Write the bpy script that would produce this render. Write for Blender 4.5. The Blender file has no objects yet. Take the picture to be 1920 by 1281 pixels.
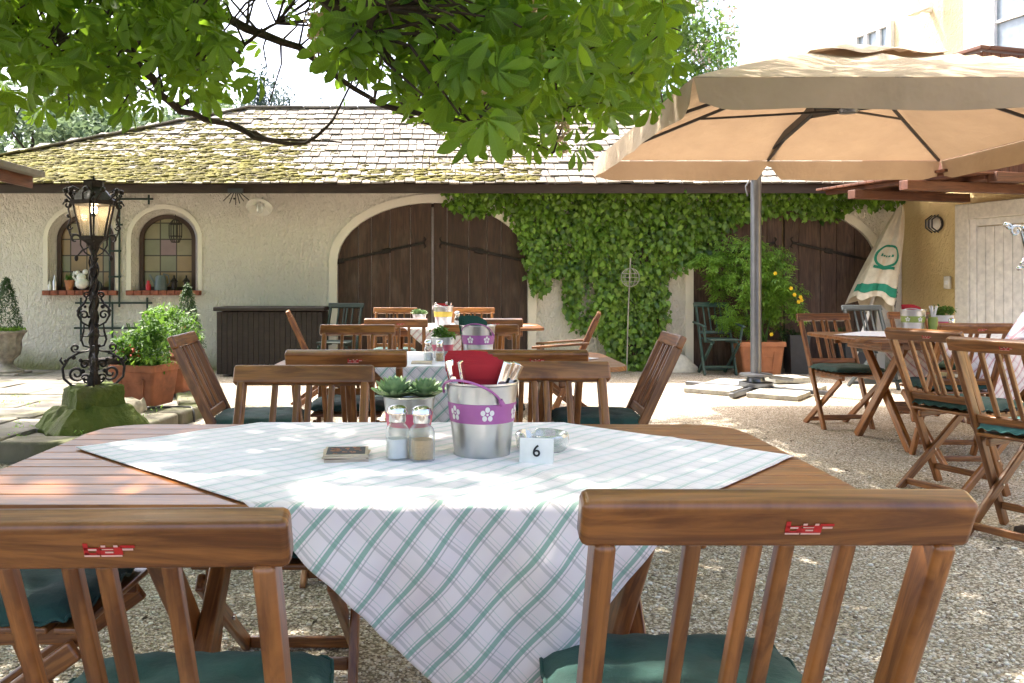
import bpy, math, random
import numpy as np
from mathutils import Vector, Matrix
from mathutils.geometry import tessellate_polygon
random.seed(7); rng = np.random.default_rng(11)
SC = bpy.context.scene; COL = SC.collection
R = math.radians; PI = math.pi
CX, HY, F, H = 840.0, 532.0, 1600.0, 1.16
def at(px, py, Y): return Vector(((px-CX)/F*Y, Y, H+(HY-py)*Y/F))
U = random.uniform

# ------------------------------------------------------------ materials
def mat(name):
    m = bpy.data.materials.new(name); m.use_nodes = True
    nt = m.node_tree; nt.nodes.clear()
    out = nt.nodes.new('ShaderNodeOutputMaterial'); b = nt.nodes.new('ShaderNodeBsdfPrincipled')
    nt.links.new(b.outputs[0], out.inputs[0])
    return m, nt, b, out
def N(nt, t, **k):
    n = nt.nodes.new('ShaderNode'+t)
    for a, v in k.items():
        if a in n.inputs: n.inputs[a].default_value = v
        else: setattr(n, a, v)
    return n
def L(nt, a, b): nt.links.new(a, b)
def ramp(nt, fac, stops):
    r = nt.nodes.new('ShaderNodeValToRGB'); e = r.color_ramp.elements
    while len(e) < len(stops): e.new(0.5)
    for i, (p, c) in enumerate(stops):
        e[i].position = p; e[i].color = (*c, 1) if len(c) == 3 else c
    L(nt, fac, r.inputs[0]); return r.outputs[0]
def mixc(nt, fac, a, b, mode='MIX'):
    m = nt.nodes.new('ShaderNodeMix'); m.data_type = 'RGBA'; m.blend_type = mode
    for s, v in ((m.inputs[0], fac), (m.inputs[6], a), (m.inputs[7], b)):
        if isinstance(v, (int, float)): s.default_value = v
        elif isinstance(v, tuple): s.default_value = (*v, 1) if len(v) == 3 else v
        else: L(nt, v, s)
    return m.outputs[2]
def mth(nt, op, a, b=0.0, c=0.0):
    m = nt.nodes.new('ShaderNodeMath'); m.operation = op
    for s, v in zip(m.inputs, (a, b, c)):
        if isinstance(v, (int, float)): s.default_value = v
        else: L(nt, v, s)
    return m.outputs[0]
def coord(nt, kind='Object', sc=(1,1,1), loc=None):
    t = nt.nodes.new('ShaderNodeTexCoord'); mp = nt.nodes.new('ShaderNodeMapping')
    mp.inputs['Scale'].default_value = sc; L(nt, t.outputs[kind], mp.inputs[0])
    if loc is not None: L(nt, loc, mp.inputs['Location'])
    return mp.outputs[0]
def noise(nt, v, s, d=4, r=.55, dist=0):
    n = N(nt, 'TexNoise', Scale=s, Detail=d, Roughness=r, Distortion=dist); L(nt, v, n.inputs['Vector']); return n.outputs[0]
def bump(nt, b, h, st=.3, d=.01):
    n = N(nt, 'Bump', Strength=st, Distance=d); L(nt, h, n.inputs['Height']); L(nt, n.outputs[0], b.inputs['Normal'])
def plain(name, c, rough=.6, metal=0, var=.12, ns=12, bs=0, coat=0, trans=0):
    m, nt, b, o = mat(name); v = coord(nt); n = noise(nt, v, ns)
    d = tuple(x*(1-var*1.5) for x in c); l = tuple(min(1, x*(1+var)) for x in c)
    L(nt, ramp(nt, n, [(.3, d), (.7, l)]), b.inputs['Base Color'])
    b.inputs['Roughness'].default_value = rough; b.inputs['Metallic'].default_value = metal
    b.inputs['Coat Weight'].default_value = coat; b.inputs['Transmission Weight'].default_value = trans
    if bs: bump(nt, b, n, bs)
    return m

def wood_mat(name, dark, light, grey=.15, rough=.33, coat=.35, sc=1.0):
    m, nt, b, o = mat(name)
    oi = N(nt, 'ObjectInfo'); off = mth(nt, 'MULTIPLY', oi.outputs['Random'], 37.0)
    v = coord(nt, 'UV', (1.9*sc, 19*sc, 1), off)
    n1 = noise(nt, v, 1.0, 6, .62, 2.6)
    v2 = coord(nt, 'UV', (12*sc, 420*sc, 1), off); n2 = noise(nt, v2, 1.0, 3, .7)
    v3 = coord(nt, 'UV', (3*sc, 9*sc, 1), off); n3 = noise(nt, v3, 1.0, 4)
    c = ramp(nt, n1, [(.33, tuple(x*.7 for x in dark)), (.42, dark), (.5, tuple(.45*(a+bb) for a, bb in zip(dark, light))), (.62, light)])
    c = mixc(nt, mth(nt, 'MULTIPLY', n2, .5), c, tuple(x*.45 for x in light), 'MIX')
    g = ramp(nt, n3, [(.52, (0,0,0)), (.75, (1,1,1))])
    c = mixc(nt, mth(nt, 'MULTIPLY', g, grey), c, (.24,.19,.15))
    hs = N(nt, 'HueSaturation'); L(nt, c, hs.inputs['Color'])
    L(nt, mth(nt, 'MULTIPLY_ADD', oi.outputs['Random'], .35, .83), hs.inputs['Value'])
    L(nt, hs.outputs[0], b.inputs['Base Color'])
    L(nt, mth(nt, 'MULTIPLY_ADD', n3, .25, rough-.1), b.inputs['Roughness'])
    b.inputs['Coat Weight'].default_value = coat; b.inputs['Coat Roughness'].default_value = .22
    bump(nt, b, n2, .12, .002)
    return m
M = {}
M['wood'] = wood_mat('varnished_wood', (.14,.042,.010), (.37,.140,.034))
M['table_wood'] = wood_mat('table_top_wood', (.20,.062,.013), (.44,.165,.038), .05, .32, .25)
M['gate_wood'] = wood_mat('gate_wood', (.035,.017,.010), (.085,.042,.025), .25, .65, 0, .8)
M['gate_wood_pale'] = wood_mat('faded_gate_wood', (.060,.032,.024), (.13,.075,.055), .35, .7, 0, .8)
M['chest_wood'] = wood_mat('chest_wood', (.016,.010,.008), (.032,.020,.015), .1, .6, 0)
M['green_paint'] = wood_mat('green_painted_wood', (.018,.045,.038), (.05,.115,.095), .25, .55, 0)
M['dark_green_paint'] = wood_mat('dark_green_painted_wood', (.008,.022,.018), (.018,.04,.034), .1, .55, 0)
M['grey_paint'] = wood_mat('blue_grey_painted_wood', (.03,.04,.045), (.06,.075,.08), .1, .55, 0)
M['red_wood'] = wood_mat('reddish_balcony_wood', (.085,.028,.014), (.165,.060,.028), .1, .55, 0)
M['fascia'] = wood_mat('dark_fascia_wood', (.022,.012,.010), (.045,.024,.018), .1, .6, 0)
M['red_logo'] = plain('red_logo_enamel', (.50,.02,.02), .4)
M['pale_logo'] = plain('pale_logo_edge', (.75,.45,.38), .4)
M['iron'] = plain('rusty_black_iron', (.022,.017,.014), .5, .5, .5, 40, .3)
M['green_iron'] = plain('dark_green_iron', (.010,.030,.022), .5, .2, .3, 30)
M['zinc'] = plain('zinc_metal', (.62,.64,.66), .28, .95, .12, 9)
M['mast_metal'] = plain('grey_mast_metal', (.17,.18,.20), .35, .8, .1)
M['dark_metal'] = plain('dark_frame_metal', (.045,.045,.05), .45, .5)
M['silver'] = plain('polished_steel', (.75,.74,.72), .12, 1.0, .05)
M['purple'] = plain('purple_paint', (.38,.11,.33), .4)
M['pink'] = plain('pink_paint', (.62,.12,.20), .5)
M['yellow_paint'] = plain('yellow_paint', (.75,.60,.10), .5)
M['lime_paint'] = plain('olive_green_paint', (.28,.36,.08), .5)
M['white_paint'] = plain('white_paint', (.78,.77,.74), .5)
M['cream_plastic'] = plain('cream_plastic', (.70,.66,.55), .5)
M['black_ink'] = plain('black_ink', (.01,.01,.01), .6)
M['card'] = plain('white_card', (.82,.81,.77), .7)
M['coaster'] = plain('brown_coaster_board', (.62,.50,.38), .8)
M['salt'] = plain('white_salt', (.88,.88,.88), .9)
M['pepper'] = plain('beige_spice', (.60,.40,.20), .9, 0, .3, 400)
M['terracotta'] = plain('terracotta', (.33,.115,.055), .8, 0, .3, 7, .15)
M['terracotta_pale'] = plain('orange_terracotta', (.46,.19,.09), .75, 0, .15, 7, .1)
M['soil'] = plain('dark_soil', (.03,.02,.013), .95, 0, .5, 60, .5)
M['slate_pot'] = plain('slate_grey_planter', (.045,.05,.06), .6)
M['urn'] = plain('grey_stone_urn', (.28,.25,.21), .85, 0, .3, 12, .3)
M['sill_brick'] = plain('brick_sill', (.27,.085,.05), .85, 0, .35, 16, .3)
M['red_napkin'] = plain('red_paper_napkin', (.44,.014,.022), .8, 0, .1)
M['green_napkin'] = plain('dark_green_paper_napkin', (.01,.07,.045), .8, 0, .1)
M['concrete'] = plain('concrete_slab', (.36,.35,.31), .9, 0, .25, 14, .25)
M['slab_stone'] = plain('pale_block_stone', (.42,.38,.29), .9, 0, .25, 14, .25)
M['bone_white'] = plain('white_gloss', (.75,.75,.73), .3)
M['red_flower'] = plain('reddish_petals', (.42,.06,.03), .7)
M['yellow_flower'] = plain('yellow_petals', (.80,.55,.02), .6)
M['white_flower'] = plain('pale_lilac_petals', (.62,.56,.60), .7)
M['bark'] = plain('tree_bark', (.045,.032,.022), .9, 0, .4, 25, .5)
M['beige_blossom'] = plain('faded_cream_blossom', (.55,.42,.26), .8)
M['window_frame'] = plain('dark_brown_frame', (.045,.020,.012), .5)
M['white_frame'] = plain('white_window_frame', (.72,.72,.70), .5)
M['door_paint'] = plain('cream_door_paint', (.82,.79,.72), .55)
M['trim'] = plain('pale_stone_trim', (.74,.70,.61), .85, 0, .1, 20, .2)
M['candle'] = plain('red_candle_glass', (.5,.01,.02), .3)
M['wicker'] = plain('blue_grey_enamel', (.10,.13,.14), .5)
def glass(name, c=(1,1,1), rough=.02, ior=1.45):
    m, nt, b, o = mat(name); b.inputs['Base Color'].default_value = (*c, 1)
    b.inputs['Transmission Weight'].default_value = 1; b.inputs['Roughness'].default_value = rough; b.inputs['IOR'].default_value = ior
    n = noise(nt, coord(nt), 20); bump(nt, b, n, .05)
    return m
def clear(name, tint, body):
    m, nt, b, o = mat(name); b.inputs['Base Color'].default_value = (.9,.92,.92,1); b.inputs['Roughness'].default_value = .03; b.inputs['Metallic'].default_value = .6
    lw = N(nt, 'LayerWeight', Blend=.45); t = N(nt, 'BsdfTransparent'); t.inputs[0].default_value = (*tint, 1); mx = N(nt, 'MixShader')
    L(nt, mth(nt, 'MULTIPLY_ADD', lw.outputs['Facing'], .75, body), mx.inputs[0]); L(nt, t.outputs[0], mx.inputs[1]); L(nt, b.outputs[0], mx.inputs[2]); L(nt, mx.outputs[0], o.inputs[0]); return m
M['glass'] = clear('clear_glass', (.93,.95,.94), .05)
M['ash_glass'] = clear('ashtray_glass', (.80,.83,.82), .22)
M['milk_glass'] = plain('milky_lamp_glass', (.75,.73,.66), .3)
M['milk_glass'].node_tree.nodes['Principled BSDF'].inputs['Transmission Weight'].default_value = .35
def thin_glass(name, c, a):
    m, nt, b, o = mat(name); v = coord(nt); n = noise(nt, v, 6)
    L(nt, ramp(nt, n, [(.3, tuple(x*.8 for x in c)), (.7, c)]), b.inputs['Base Color'])
    b.inputs['Roughness'].default_value = .1
    t = N(nt, 'BsdfTransparent'); mx = N(nt, 'MixShader'); mx.inputs[0].default_value = a
    L(nt, t.outputs[0], mx.inputs[1]); L(nt, b.outputs[0], mx.inputs[2]); L(nt, mx.outputs[0], o.inputs[0]); return m
M['lantern_glass'] = thin_glass('dusty_lantern_glass', (.75,.68,.52), .35)
M['pane_dark'] = plain('house_window_pane', (.22,.27,.31), .08)
# bulb
m, nt, b, o = mat('lit_bulb'); b.inputs['Emission Color'].default_value = (1,.72,.42,1); b.inputs['Emission Strength'].default_value = 16; M['bulb'] = m
# plaster
def plaster(name, base, dirt=None, sc=26, st=.7):
    m, nt, b, o = mat(name); v = coord(nt, 'Object'); v2 = coord(nt, 'Object', (1,1,.55))
    n1 = noise(nt, v2, sc, 5, .6, 1.2); n2 = noise(nt, v, 1.3, 4); n3 = noise(nt, v2, 9, 3, .5, 2)
    c = ramp(nt, n2, [(.3, tuple(x*.90 for x in base)), (.7, base)])
    c = mixc(nt, mth(nt, 'MULTIPLY', n1, .12), c, tuple(x*.5 for x in base))
    if dirt:
        sp = N(nt, 'SeparateXYZ'); L(nt, v, sp.inputs[0])
        g = mth(nt, 'SUBTRACT', mth(nt, 'ADD', .16, mth(nt, 'MULTIPLY', n2, .55)), sp.outputs[2])
        c = mixc(nt, ramp(nt, g, [(.12, (0,0,0)), (.42, (1,1,1))]), c, dirt)
    L(nt, c, b.inputs['Base Color']); b.inputs['Roughness'].default_value = .92
    h = mth(nt, 'ADD', n1, mth(nt, 'MULTIPLY', n3, .8)); bump(nt, b, h, min(1, st*1.4), .06)
    return m
M['plaster'] = plaster('rough_cream_plaster', (.82,.78,.70), (.26,.26,.12))
M['plaster_smooth'] = plaster('smooth_cream_plaster', (.78,.74,.65), None, 60, .15)
M['house_plaster'] = plaster('yellow_house_plaster', (.80,.62,.31), None, 34, .4)
M['house_plaster_pale'] = plaster('pale_upper_house_plaster', (.66,.56,.36), None, 34, .3)
# gravel
m, nt, b, o = mat('gravel'); v = coord(nt, 'Object')
vo = N(nt, 'TexVoronoi', Scale=95.0); L(nt, v, vo.inputs['Vector'])
vo2 = N(nt, 'TexVoronoi', Scale=210.0); L(nt, v, vo2.inputs['Vector'])
sep = N(nt, 'SeparateColor'); L(nt, vo.outputs['Color'], sep.inputs[0])
c = ramp(nt, sep.outputs[0], [(0, (.18,.13,.085)), (.12, (.37,.31,.235)), (.5, (.53,.465,.375)), (.8, (.63,.575,.49)), (1, (.74,.70,.64))])
c = mixc(nt, ramp(nt, vo.outputs['Distance'], [(.42, (0,0,0)), (.75, (1,1,1))]), c, (.16,.13,.09))
n = noise(nt, v, 1.1, 5); c = mixc(nt, ramp(nt, n, [(.42, (0,0,0)), (.75, (.6,.6,.6))]), c, (.30,.25,.17), 'MIX')
sep2 = N(nt, 'SeparateColor'); L(nt, vo2.outputs['Color'], sep2.inputs[0])
c = mixc(nt, ramp(nt, sep2.outputs[1], [(.90, (0,0,0)), (.93, (1,1,1))]), c, (.10,.075,.055))
L(nt, c, b.inputs['Base Color']); b.inputs['Roughness'].default_value = .9
hh = mth(nt, 'SUBTRACT', mth(nt, 'MULTIPLY', vo.outputs['Distance'], -1.0), mth(nt, 'MULTIPLY', vo2.outputs['Distance'], .35))
bump(nt, b, hh, .8, .008); M['gravel'] = m
# paving / mossy stone
def stone(name, a, bb, moss, mt=.5, sc=5):
    m, nt, b, o = mat(name); v = coord(nt, 'Object')
    n1 = noise(nt, v, sc, 6, .6); n2 = noise(nt, v, sc*3.1, 5, .65); n3 = noise(nt, v, 2.1, 5, .6)
    g = N(nt, 'NewGeometry'); 
    c = ramp(nt, n1, [(.3, a), (.7, bb)])
    c = mixc(nt, mth(nt, 'MULTIPLY', n2, .4), c, tuple(x*.4 for x in bb))
    c = mixc(nt, ramp(nt, n3, [(mt-.08, (0,0,0)), (mt+.1, (1,1,1))]), c, moss)
    L(nt, c, b.inputs['Base Color']); b.inputs['Roughness'].default_value = .9
    bump(nt, b, mth(nt, 'ADD', n2, n1), .6, .02); return m
M['paving'] = stone('worn_paving_stone', (.13,.12,.10), (.27,.25,.21), (.12,.12,.05), .62)
M['kerb'] = stone('mossy_kerb_stone', (.11,.10,.07), (.22,.20,.14), (.09,.10,.03), .5)
M['moss_stone'] = stone('moss_covered_stone', (.09,.09,.04), (.19,.18,.09), (.085,.115,.015), .38, 9)
# shingles and moss
m, nt, b, o = mat('weathered_shingles'); v = coord(nt, 'Object'); g = N(nt, 'NewGeometry')
ri = g.outputs['Random Per Island']
c = ramp(nt, ri, [(0, (.12,.105,.09)), (.5, (.22,.20,.175)), (1, (.34,.315,.28))])
n1 = noise(nt, v, 1.1, 6, .65); n2 = noise(nt, v, 14, 5, .6)
sp = N(nt, 'SeparateXYZ'); L(nt, v, sp.inputs[0])
lf = mth(nt, 'MULTIPLY_ADD', sp.outputs[0], -.075, .02); up = mth(nt, 'MULTIPLY_ADD', sp.outputs[2], -.30, .88)
mf = mth(nt, 'ADD', mth(nt, 'ADD', mth(nt, 'MULTIPLY', n1, .9), mth(nt, 'MULTIPLY', n2, .45)), mth(nt, 'ADD', lf, up))
mf = mth(nt, 'SUBTRACT', mf, .68)
mc = ramp(nt, n2, [(.35, (.055,.042,.018)), (.5, (.13,.115,.035)), (.65, (.23,.22,.05))])
c = mixc(nt, ramp(nt, mf, [(.32, (0,0,0)), (.46, (1,1,1))]), c, mc)
c = mixc(nt, mth(nt, 'MULTIPLY', n2, .35), c, (.08,.07,.05))
L(nt, c, b.inputs['Base Color']); b.inputs['Roughness'].default_value = .9; bump(nt, b, n2, .6, .03); M['shingle'] = m
def leafmat(name, dark, light, trans, tcol, veins=False, rough=.45, pos=2.0):
    m, nt, b, o = mat(name); g = N(nt, 'NewGeometry'); v = coord(nt, 'Object')
    f = mth(nt, 'ADD', mth(nt, 'MULTIPLY', g.outputs['Random Per Island'], .5), mth(nt, 'MULTIPLY', noise(nt, v, pos, 3), .55))
    c = ramp(nt, f, [(.2, dark), (.85, light)]); tc = ramp(nt, f, [(.2, tuple(x*.6 for x in tcol)), (.85, tcol)])
    if veins:
        uv = coord(nt, 'UV'); s = N(nt, 'SeparateXYZ'); L(nt, uv, s.inputs[0])
        au = mth(nt, 'ABSOLUTE', s.outputs[0])
        w = mth(nt, 'SINE', mth(nt, 'MULTIPLY', mth(nt, 'SUBTRACT', s.outputs[1], mth(nt, 'MULTIPLY', au, .5)), 75.0))
        w = ramp(nt, w, [(.6, (0,0,0)), (1, (1,1,1))])
        md = ramp(nt, au, [(.0, (1,1,1)), (.02, (0,0,0))])
        vv = mth(nt, 'MAXIMUM', mth(nt, 'MULTIPLY', w, .45), md)
        c = mixc(nt, vv, c, tuple(min(1, x*1.9) for x in light)); tc = mixc(nt, vv, tc, tuple(x*.55 for x in tcol))
        bump(nt, b, w, .4, .004)
    L(nt, c, b.inputs['Base Color']); b.inputs['Roughness'].default_value = rough
    t = N(nt, 'BsdfTranslucent'); L(nt, tc, t.inputs[0]); mx = N(nt, 'MixShader'); mx.inputs[0].default_value = trans
    L(nt, b.outputs[0], mx.inputs[1]); L(nt, t.outputs[0], mx.inputs[2]); L(nt, mx.outputs[0], o.inputs[0]); return m
M['chestnut'] = leafmat('chestnut_leaf', (.018,.070,.010), (.13,.25,.028), .52, (.33,.55,.030), True)
M['ivy'] = leafmat('ivy_leaf', (.016,.065,.010), (.25,.44,.055), .30, (.22,.42,.04), False, .35, 4)
M['shrub'] = leafmat('bright_shrub_leaf', (.08,.20,.025), (.27,.46,.06), .4, (.36,.6,.07), False, .5, 5)
M['herb'] = leafmat('mid_green_leaf', (.03,.10,.015), (.12,.25,.04), .35, (.22,.42,.05), False, .5, 8)
M['conifer'] = leafmat('dark_evergreen_needles', (.012,.04,.010), (.05,.11,.025), .15, (.08,.16,.03), False, .6, 10)
M['bgleaf'] = leafmat('background_leaf', (.05,.11,.025), (.14,.24,.06), .4, (.20,.34,.08), False, .6, 1.2)
M['hazeleaf'] = leafmat('distant_haze_tinted_leaf', (.07,.12,.06), (.15,.22,.11), .3, (.20,.28,.14), False, .8, .4)  # distance haze is mixed into these pale leaf colours
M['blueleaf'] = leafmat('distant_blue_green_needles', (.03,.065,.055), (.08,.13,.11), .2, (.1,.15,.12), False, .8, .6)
M['succulent'] = leafmat('succulent_leaf', (.15,.29,.12), (.44,.60,.30), .2, (.4,.55,.25), False, .45, 20)
M['moss'] = leafmat('roof_moss', (.05,.042,.016), (.21,.19,.045), .1, (.2,.19,.04), False, .95, 3)
# fabrics
def fabric_cushion(name, a, bb):
    m, nt, b, o = mat(name); v = coord(nt, 'Object'); n = noise(nt, v, 9, 5, .6); n2 = noise(nt, v, 500, 2)
    L(nt, ramp(nt, n, [(.35, a), (.65, bb)]), b.inputs['Base Color']); b.inputs['Roughness'].default_value = .85
    b.inputs['Sheen Weight'].default_value = .06; bump(nt, b, mth(nt, 'ADD', n, mth(nt, 'MULTIPLY', n2, .1)), .5, .015); return m
M['cushion'] = fabric_cushion('green_cushion_velour', (.008,.032,.025), (.016,.068,.055))
M['cushion_lit'] = fabric_cushion('lit_teal_cushion_velour', (.05,.18,.17), (.12,.33,.31))  # lighter copy of the green cushion, brighter light put into its colour
def canopy_mat():
    m, nt, b, o = mat('beige_canopy_fabric'); v = coord(nt, 'Object'); n = noise(nt, v, 2.2, 4); n2 = noise(nt, v, 350, 2)
    L(nt, ramp(nt, n, [(.3, (.30,.235,.165)), (.7, (.385,.305,.215))]), b.inputs['Base Color']); b.inputs['Roughness'].default_value = .85
    bump(nt, b, mth(nt, 'ADD', n, mth(nt, 'MULTIPLY', n2, .05)), .7, .08)
    t = N(nt, 'BsdfTranslucent'); t.inputs[0].default_value = (.62,.40,.24,1); mx = N(nt, 'MixShader'); mx.inputs[0].default_value = .08
    L(nt, b.outputs[0], mx.inputs[1]); L(nt, t.outputs[0], mx.inputs[2]); L(nt, mx.outputs[0], o.inputs[0]); return m
M['canopy'] = canopy_mat()
M['parasol'] = fabric_cushion('cream_parasol_fabric', (.55,.48,.36), (.68,.61,.48))
M['logo_green'] = plain('green_print', (.01,.20,.12), .8)
def cloth_mat(name, base, green, grey, per=.047):
    m, nt, b, o = mat(name); uv = coord(nt, 'UV'); s = N(nt, 'SeparateXYZ'); L(nt, uv, s.inputs[0])
    def stripe(x, lo, hi):
        f = mth(nt, 'FRACT', mth(nt, 'DIVIDE', x, per))
        return mth(nt, 'MULTIPLY', mth(nt, 'GREATER_THAN', f, lo), mth(nt, 'LESS_THAN', f, hi))
    u, w = s.outputs[0], s.outputs[1]
    c = mixc(nt, mth(nt, 'MULTIPLY', stripe(w, .22, .36), .38), base, grey)
    c = mixc(nt, mth(nt, 'MULTIPLY', stripe(w, .44, .49), .38), c, grey)
    c = mixc(nt, mth(nt, 'MULTIPLY', stripe(w, .64, .67), .3), c, green)
    c = mixc(nt, mth(nt, 'MULTIPLY', stripe(u, .30, .48), .74), c, green)
    c = mixc(nt, mth(nt, 'MULTIPLY', stripe(u, .56, .61), .55), c, grey)
    c = mixc(nt, mth(nt, 'MULTIPLY', stripe(u, .20, .24), .55), c, green)
    v = coord(nt, 'Object'); n = noise(nt, v, 1400, 2)
    c = mixc(nt, mth(nt, 'MULTIPLY', n, .12), c, (.4,.38,.38))
    L(nt, c, b.inputs['Base Color']); b.inputs['Roughness'].default_value = .75; b.inputs['Sheen Weight'].default_value = 1.0
    bump(nt, b, n, .15, .001); return m
M['cloth'] = cloth_mat('checked_tablecloth', (.80,.70,.69), (.08,.30,.20), (.22,.22,.20))
M['cloth_red'] = cloth_mat('red_checked_tablecloth', (.80,.74,.74), (.45,.10,.12), (.35,.25,.30))
M['cloth_pink'] = cloth_mat('pink_white_checked_towel', (.75,.72,.82), (.62,.10,.16), (.62,.10,.16), .12)
# stained glass
m, nt, b, o = mat('leaded_coloured_glass'); uv = coord(nt, 'UV'); s = N(nt, 'SeparateXYZ'); L(nt, uv, s.inputs[0])
def cell(x): return mth(nt, 'FLOOR', mth(nt, 'DIVIDE', x, .22))
cb = N(nt, 'CombineXYZ'); L(nt, cell(s.outputs[0]), cb.inputs[0]); L(nt, cell(s.outputs[1]), cb.inputs[1])
wn = N(nt, 'TexWhiteNoise'); L(nt, cb.outputs[0], wn.inputs['Vector'])
c = ramp(nt, wn.outputs[0], [(0, (.30,.27,.17)), (.25, (.34,.24,.13)), (.5, (.24,.25,.17)), (.75, (.29,.20,.22)), (1, (.36,.30,.20))])
c.node.color_ramp.interpolation = 'CONSTANT'
def line(x):
    f = mth(nt, 'FRACT', mth(nt, 'DIVIDE', x, .22)); return mth(nt, 'LESS_THAN', mth(nt, 'ABSOLUTE', mth(nt, 'SUBTRACT', f, .5)), .465)
ok = mth(nt, 'MULTIPLY', line(s.outputs[0]), line(s.outputs[1])); c = mixc(nt, ok, (.02,.018,.015), c)
v = coord(nt); n = noise(nt, v, 7, 3); c = mixc(nt, mth(nt, 'MULTIPLY', n, .5), c, (.12,.10,.07))
L(nt, c, b.inputs['Base Color']); b.inputs['Roughness'].default_value = .15; bump(nt, b, n, .15); M['stained'] = m

# ------------------------------------------------------------ mesh builder
class MB:
    def __init__(s): s.v = []; s.f = []; s.uv = []; s.mi = []; s.cur = 0
    def face(s, idx, uvs=None):
        s.f.append(tuple(idx)); s.uv.append(uvs if uvs else [(s.v[i][0], s.v[i][2]) for i in idx]); s.mi.append(s.cur)
    def add(s, pts): b = len(s.v); s.v.extend([tuple(p) for p in pts]); return b
    def rings(s, rings, closed=True, cap=True, vlen=None):
        n = len(rings[0]); bs = [s.add(r) for r in rings]; ou, ov = U(0, 9), U(0, 9)
        per = [0.0]
        for i in range(n): per.append(per[-1]+(Vector(rings[0][(i+1) % n])-Vector(rings[0][i])).length)
        ln = [0.0]
        for a, b in zip(rings, rings[1:]): ln.append(ln[-1]+(sum((Vector(p) for p in a), Vector())/n-sum((Vector(p) for p in b), Vector())/n).length+1e-5)
        m = n if closed else n-1
        for k in range(len(rings)-1):
            for i in range(m):
                j = (i+1) % n
                s.face((bs[k]+i, bs[k]+j, bs[k+1]+j, bs[k+1]+i), [(ou+ln[k], ov+per[i]), (ou+ln[k], ov+per[i+1]), (ou+ln[k+1], ov+per[i+1]), (ou+ln[k+1], ov+per[i])])
        if cap and closed:
            for k, fl in ((0, True), (len(rings)-1, False)):
                idx = [bs[k]+i for i in range(n)]
                if fl: idx = idx[::-1]
                s.face(idx, [(ou+U(0, .02), ov+.003*i) for i in range(n)])
    def bar(s, p0, p1, w, h, side=(1,0,0), r=.004, seg=2):
        p0, p1 = Vector(p0), Vector(p1); d = (p1-p0); ln = d.length; d.normalize()
        a = Vector(side); a = (a-d*a.dot(d)).normalized(); b = d.cross(a)
        r = min(r, w*.49, h*.49, ln*.4)
        def prof(k):
            o = []
            for q, (sx, sy) in enumerate(((1,1), (-1,1), (-1,-1), (1,-1))):
                for t in range(seg+1):
                    an = PI/2*(q+t/seg); o.append(((sx*(w/2-r)+math.cos(an)*r*k), (sy*(h/2-r)+math.sin(an)*r*k)))
            return o
        rr = []
        for t, k, sh in ((0, .0, 1), (r*.35, .7, 1), (r, 1, 1), (ln-r, 1, 1), (ln-r*.35, .7, 1), (ln, 0, 1)):
            rr.append([p0+d*t+a*x+b*y for x, y in prof(k if k > 0 else .02)])
        s.rings(rr)
    def box(s, c, sz, r=.004, rot=None):
        c = Vector(c); x, y, z = sz
        ax = Vector((1,0,0)); ay = Vector((0,1,0))
        if rot: m = Matrix.Rotation(rot, 3, 'Z'); ax = m@ax; ay = m@ay
        s.bar(c-ax*x/2, c+ax*x/2, y, z, ay, r)
    def tube(s, pts, r, n=8, cap=True):
        pts = [Vector(p) for p in pts]; rr = []; up = None
        for i, p in enumerate(pts):
            d = (pts[min(i+1, len(pts)-1)]-pts[max(i-1, 0)]).normalized()
            if up is None: up = Vector((0,0,1)) if abs(d.z) < .9 else Vector((1,0,0))
            a = (up-d*up.dot(d)).normalized(); b = d.cross(a); up = a
            rad = r[i] if isinstance(r, (list, tuple)) else r
            rr.append([p+a*math.cos(2*PI*k/n)*rad+b*math.sin(2*PI*k/n)*rad for k in range(n)])
        s.rings(rr, cap=cap)
    def lathe(s, prof, c=(0,0,0), n=32, sx=1, sy=1, cap=False):
        rr = [[(c[0]+math.cos(2*PI*k/n)*r*sx, c[1]+math.sin(2*PI*k/n)*r*sy, c[2]+z) for k in range(n)] for r, z in prof]
        s.rings(rr, cap=cap)
    def ball(s, c, r, n=10, m=6, sz=1):
        s.lathe([(max(1e-4, r*math.sin(PI*i/m)), -r*sz*math.cos(PI*i/m)) for i in range(m+1)], c, n)
    def grid(s, fn, nu, nv, uvf=None):
        b = len(s.v)
        P = [[fn(i/nu, j/nv) for i in range(nu+1)] for j in range(nv+1)]
        for row in P: s.v.extend(tuple(p) for p in row)
        for j in range(nv):
            for i in range(nu):
                q = [(i, j), (i+1, j), (i+1, j+1), (i, j+1)]
                s.face([b+jj*(nu+1)+ii for ii, jj in q], [uvf(ii/nu, jj/nv) if uvf else (ii/nu, jj/nv) for ii, jj in q])
    def prism(s, poly, p0, ax, ay, depth):   # poly 2-D, extruded
        p0, ax, ay, dv = Vector(p0), Vector(ax), Vector(ay), Vector(depth)
        a = [p0+ax*x+ay*y for x, y in poly]; n = len(a)
        b0 = s.add(a); b1 = s.add([p+dv for p in a])
        s.face([b0+i for i in range(n)], [tuple(q) for q in poly]); s.face([b1+i for i in range(n)][::-1], [tuple(q) for q in poly][::-1])
        for i in range(n):
            j = (i+1) % n; s.face((b0+i, b1+i, b1+j, b0+j), [(0, i*.02), (depth_len(dv), i*.02), (depth_len(dv), i*.02+.02), (0, i*.02+.02)])
def depth_len(d): return d.length
def col_mat(m): return M[m] if isinstance(m, str) else m
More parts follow.
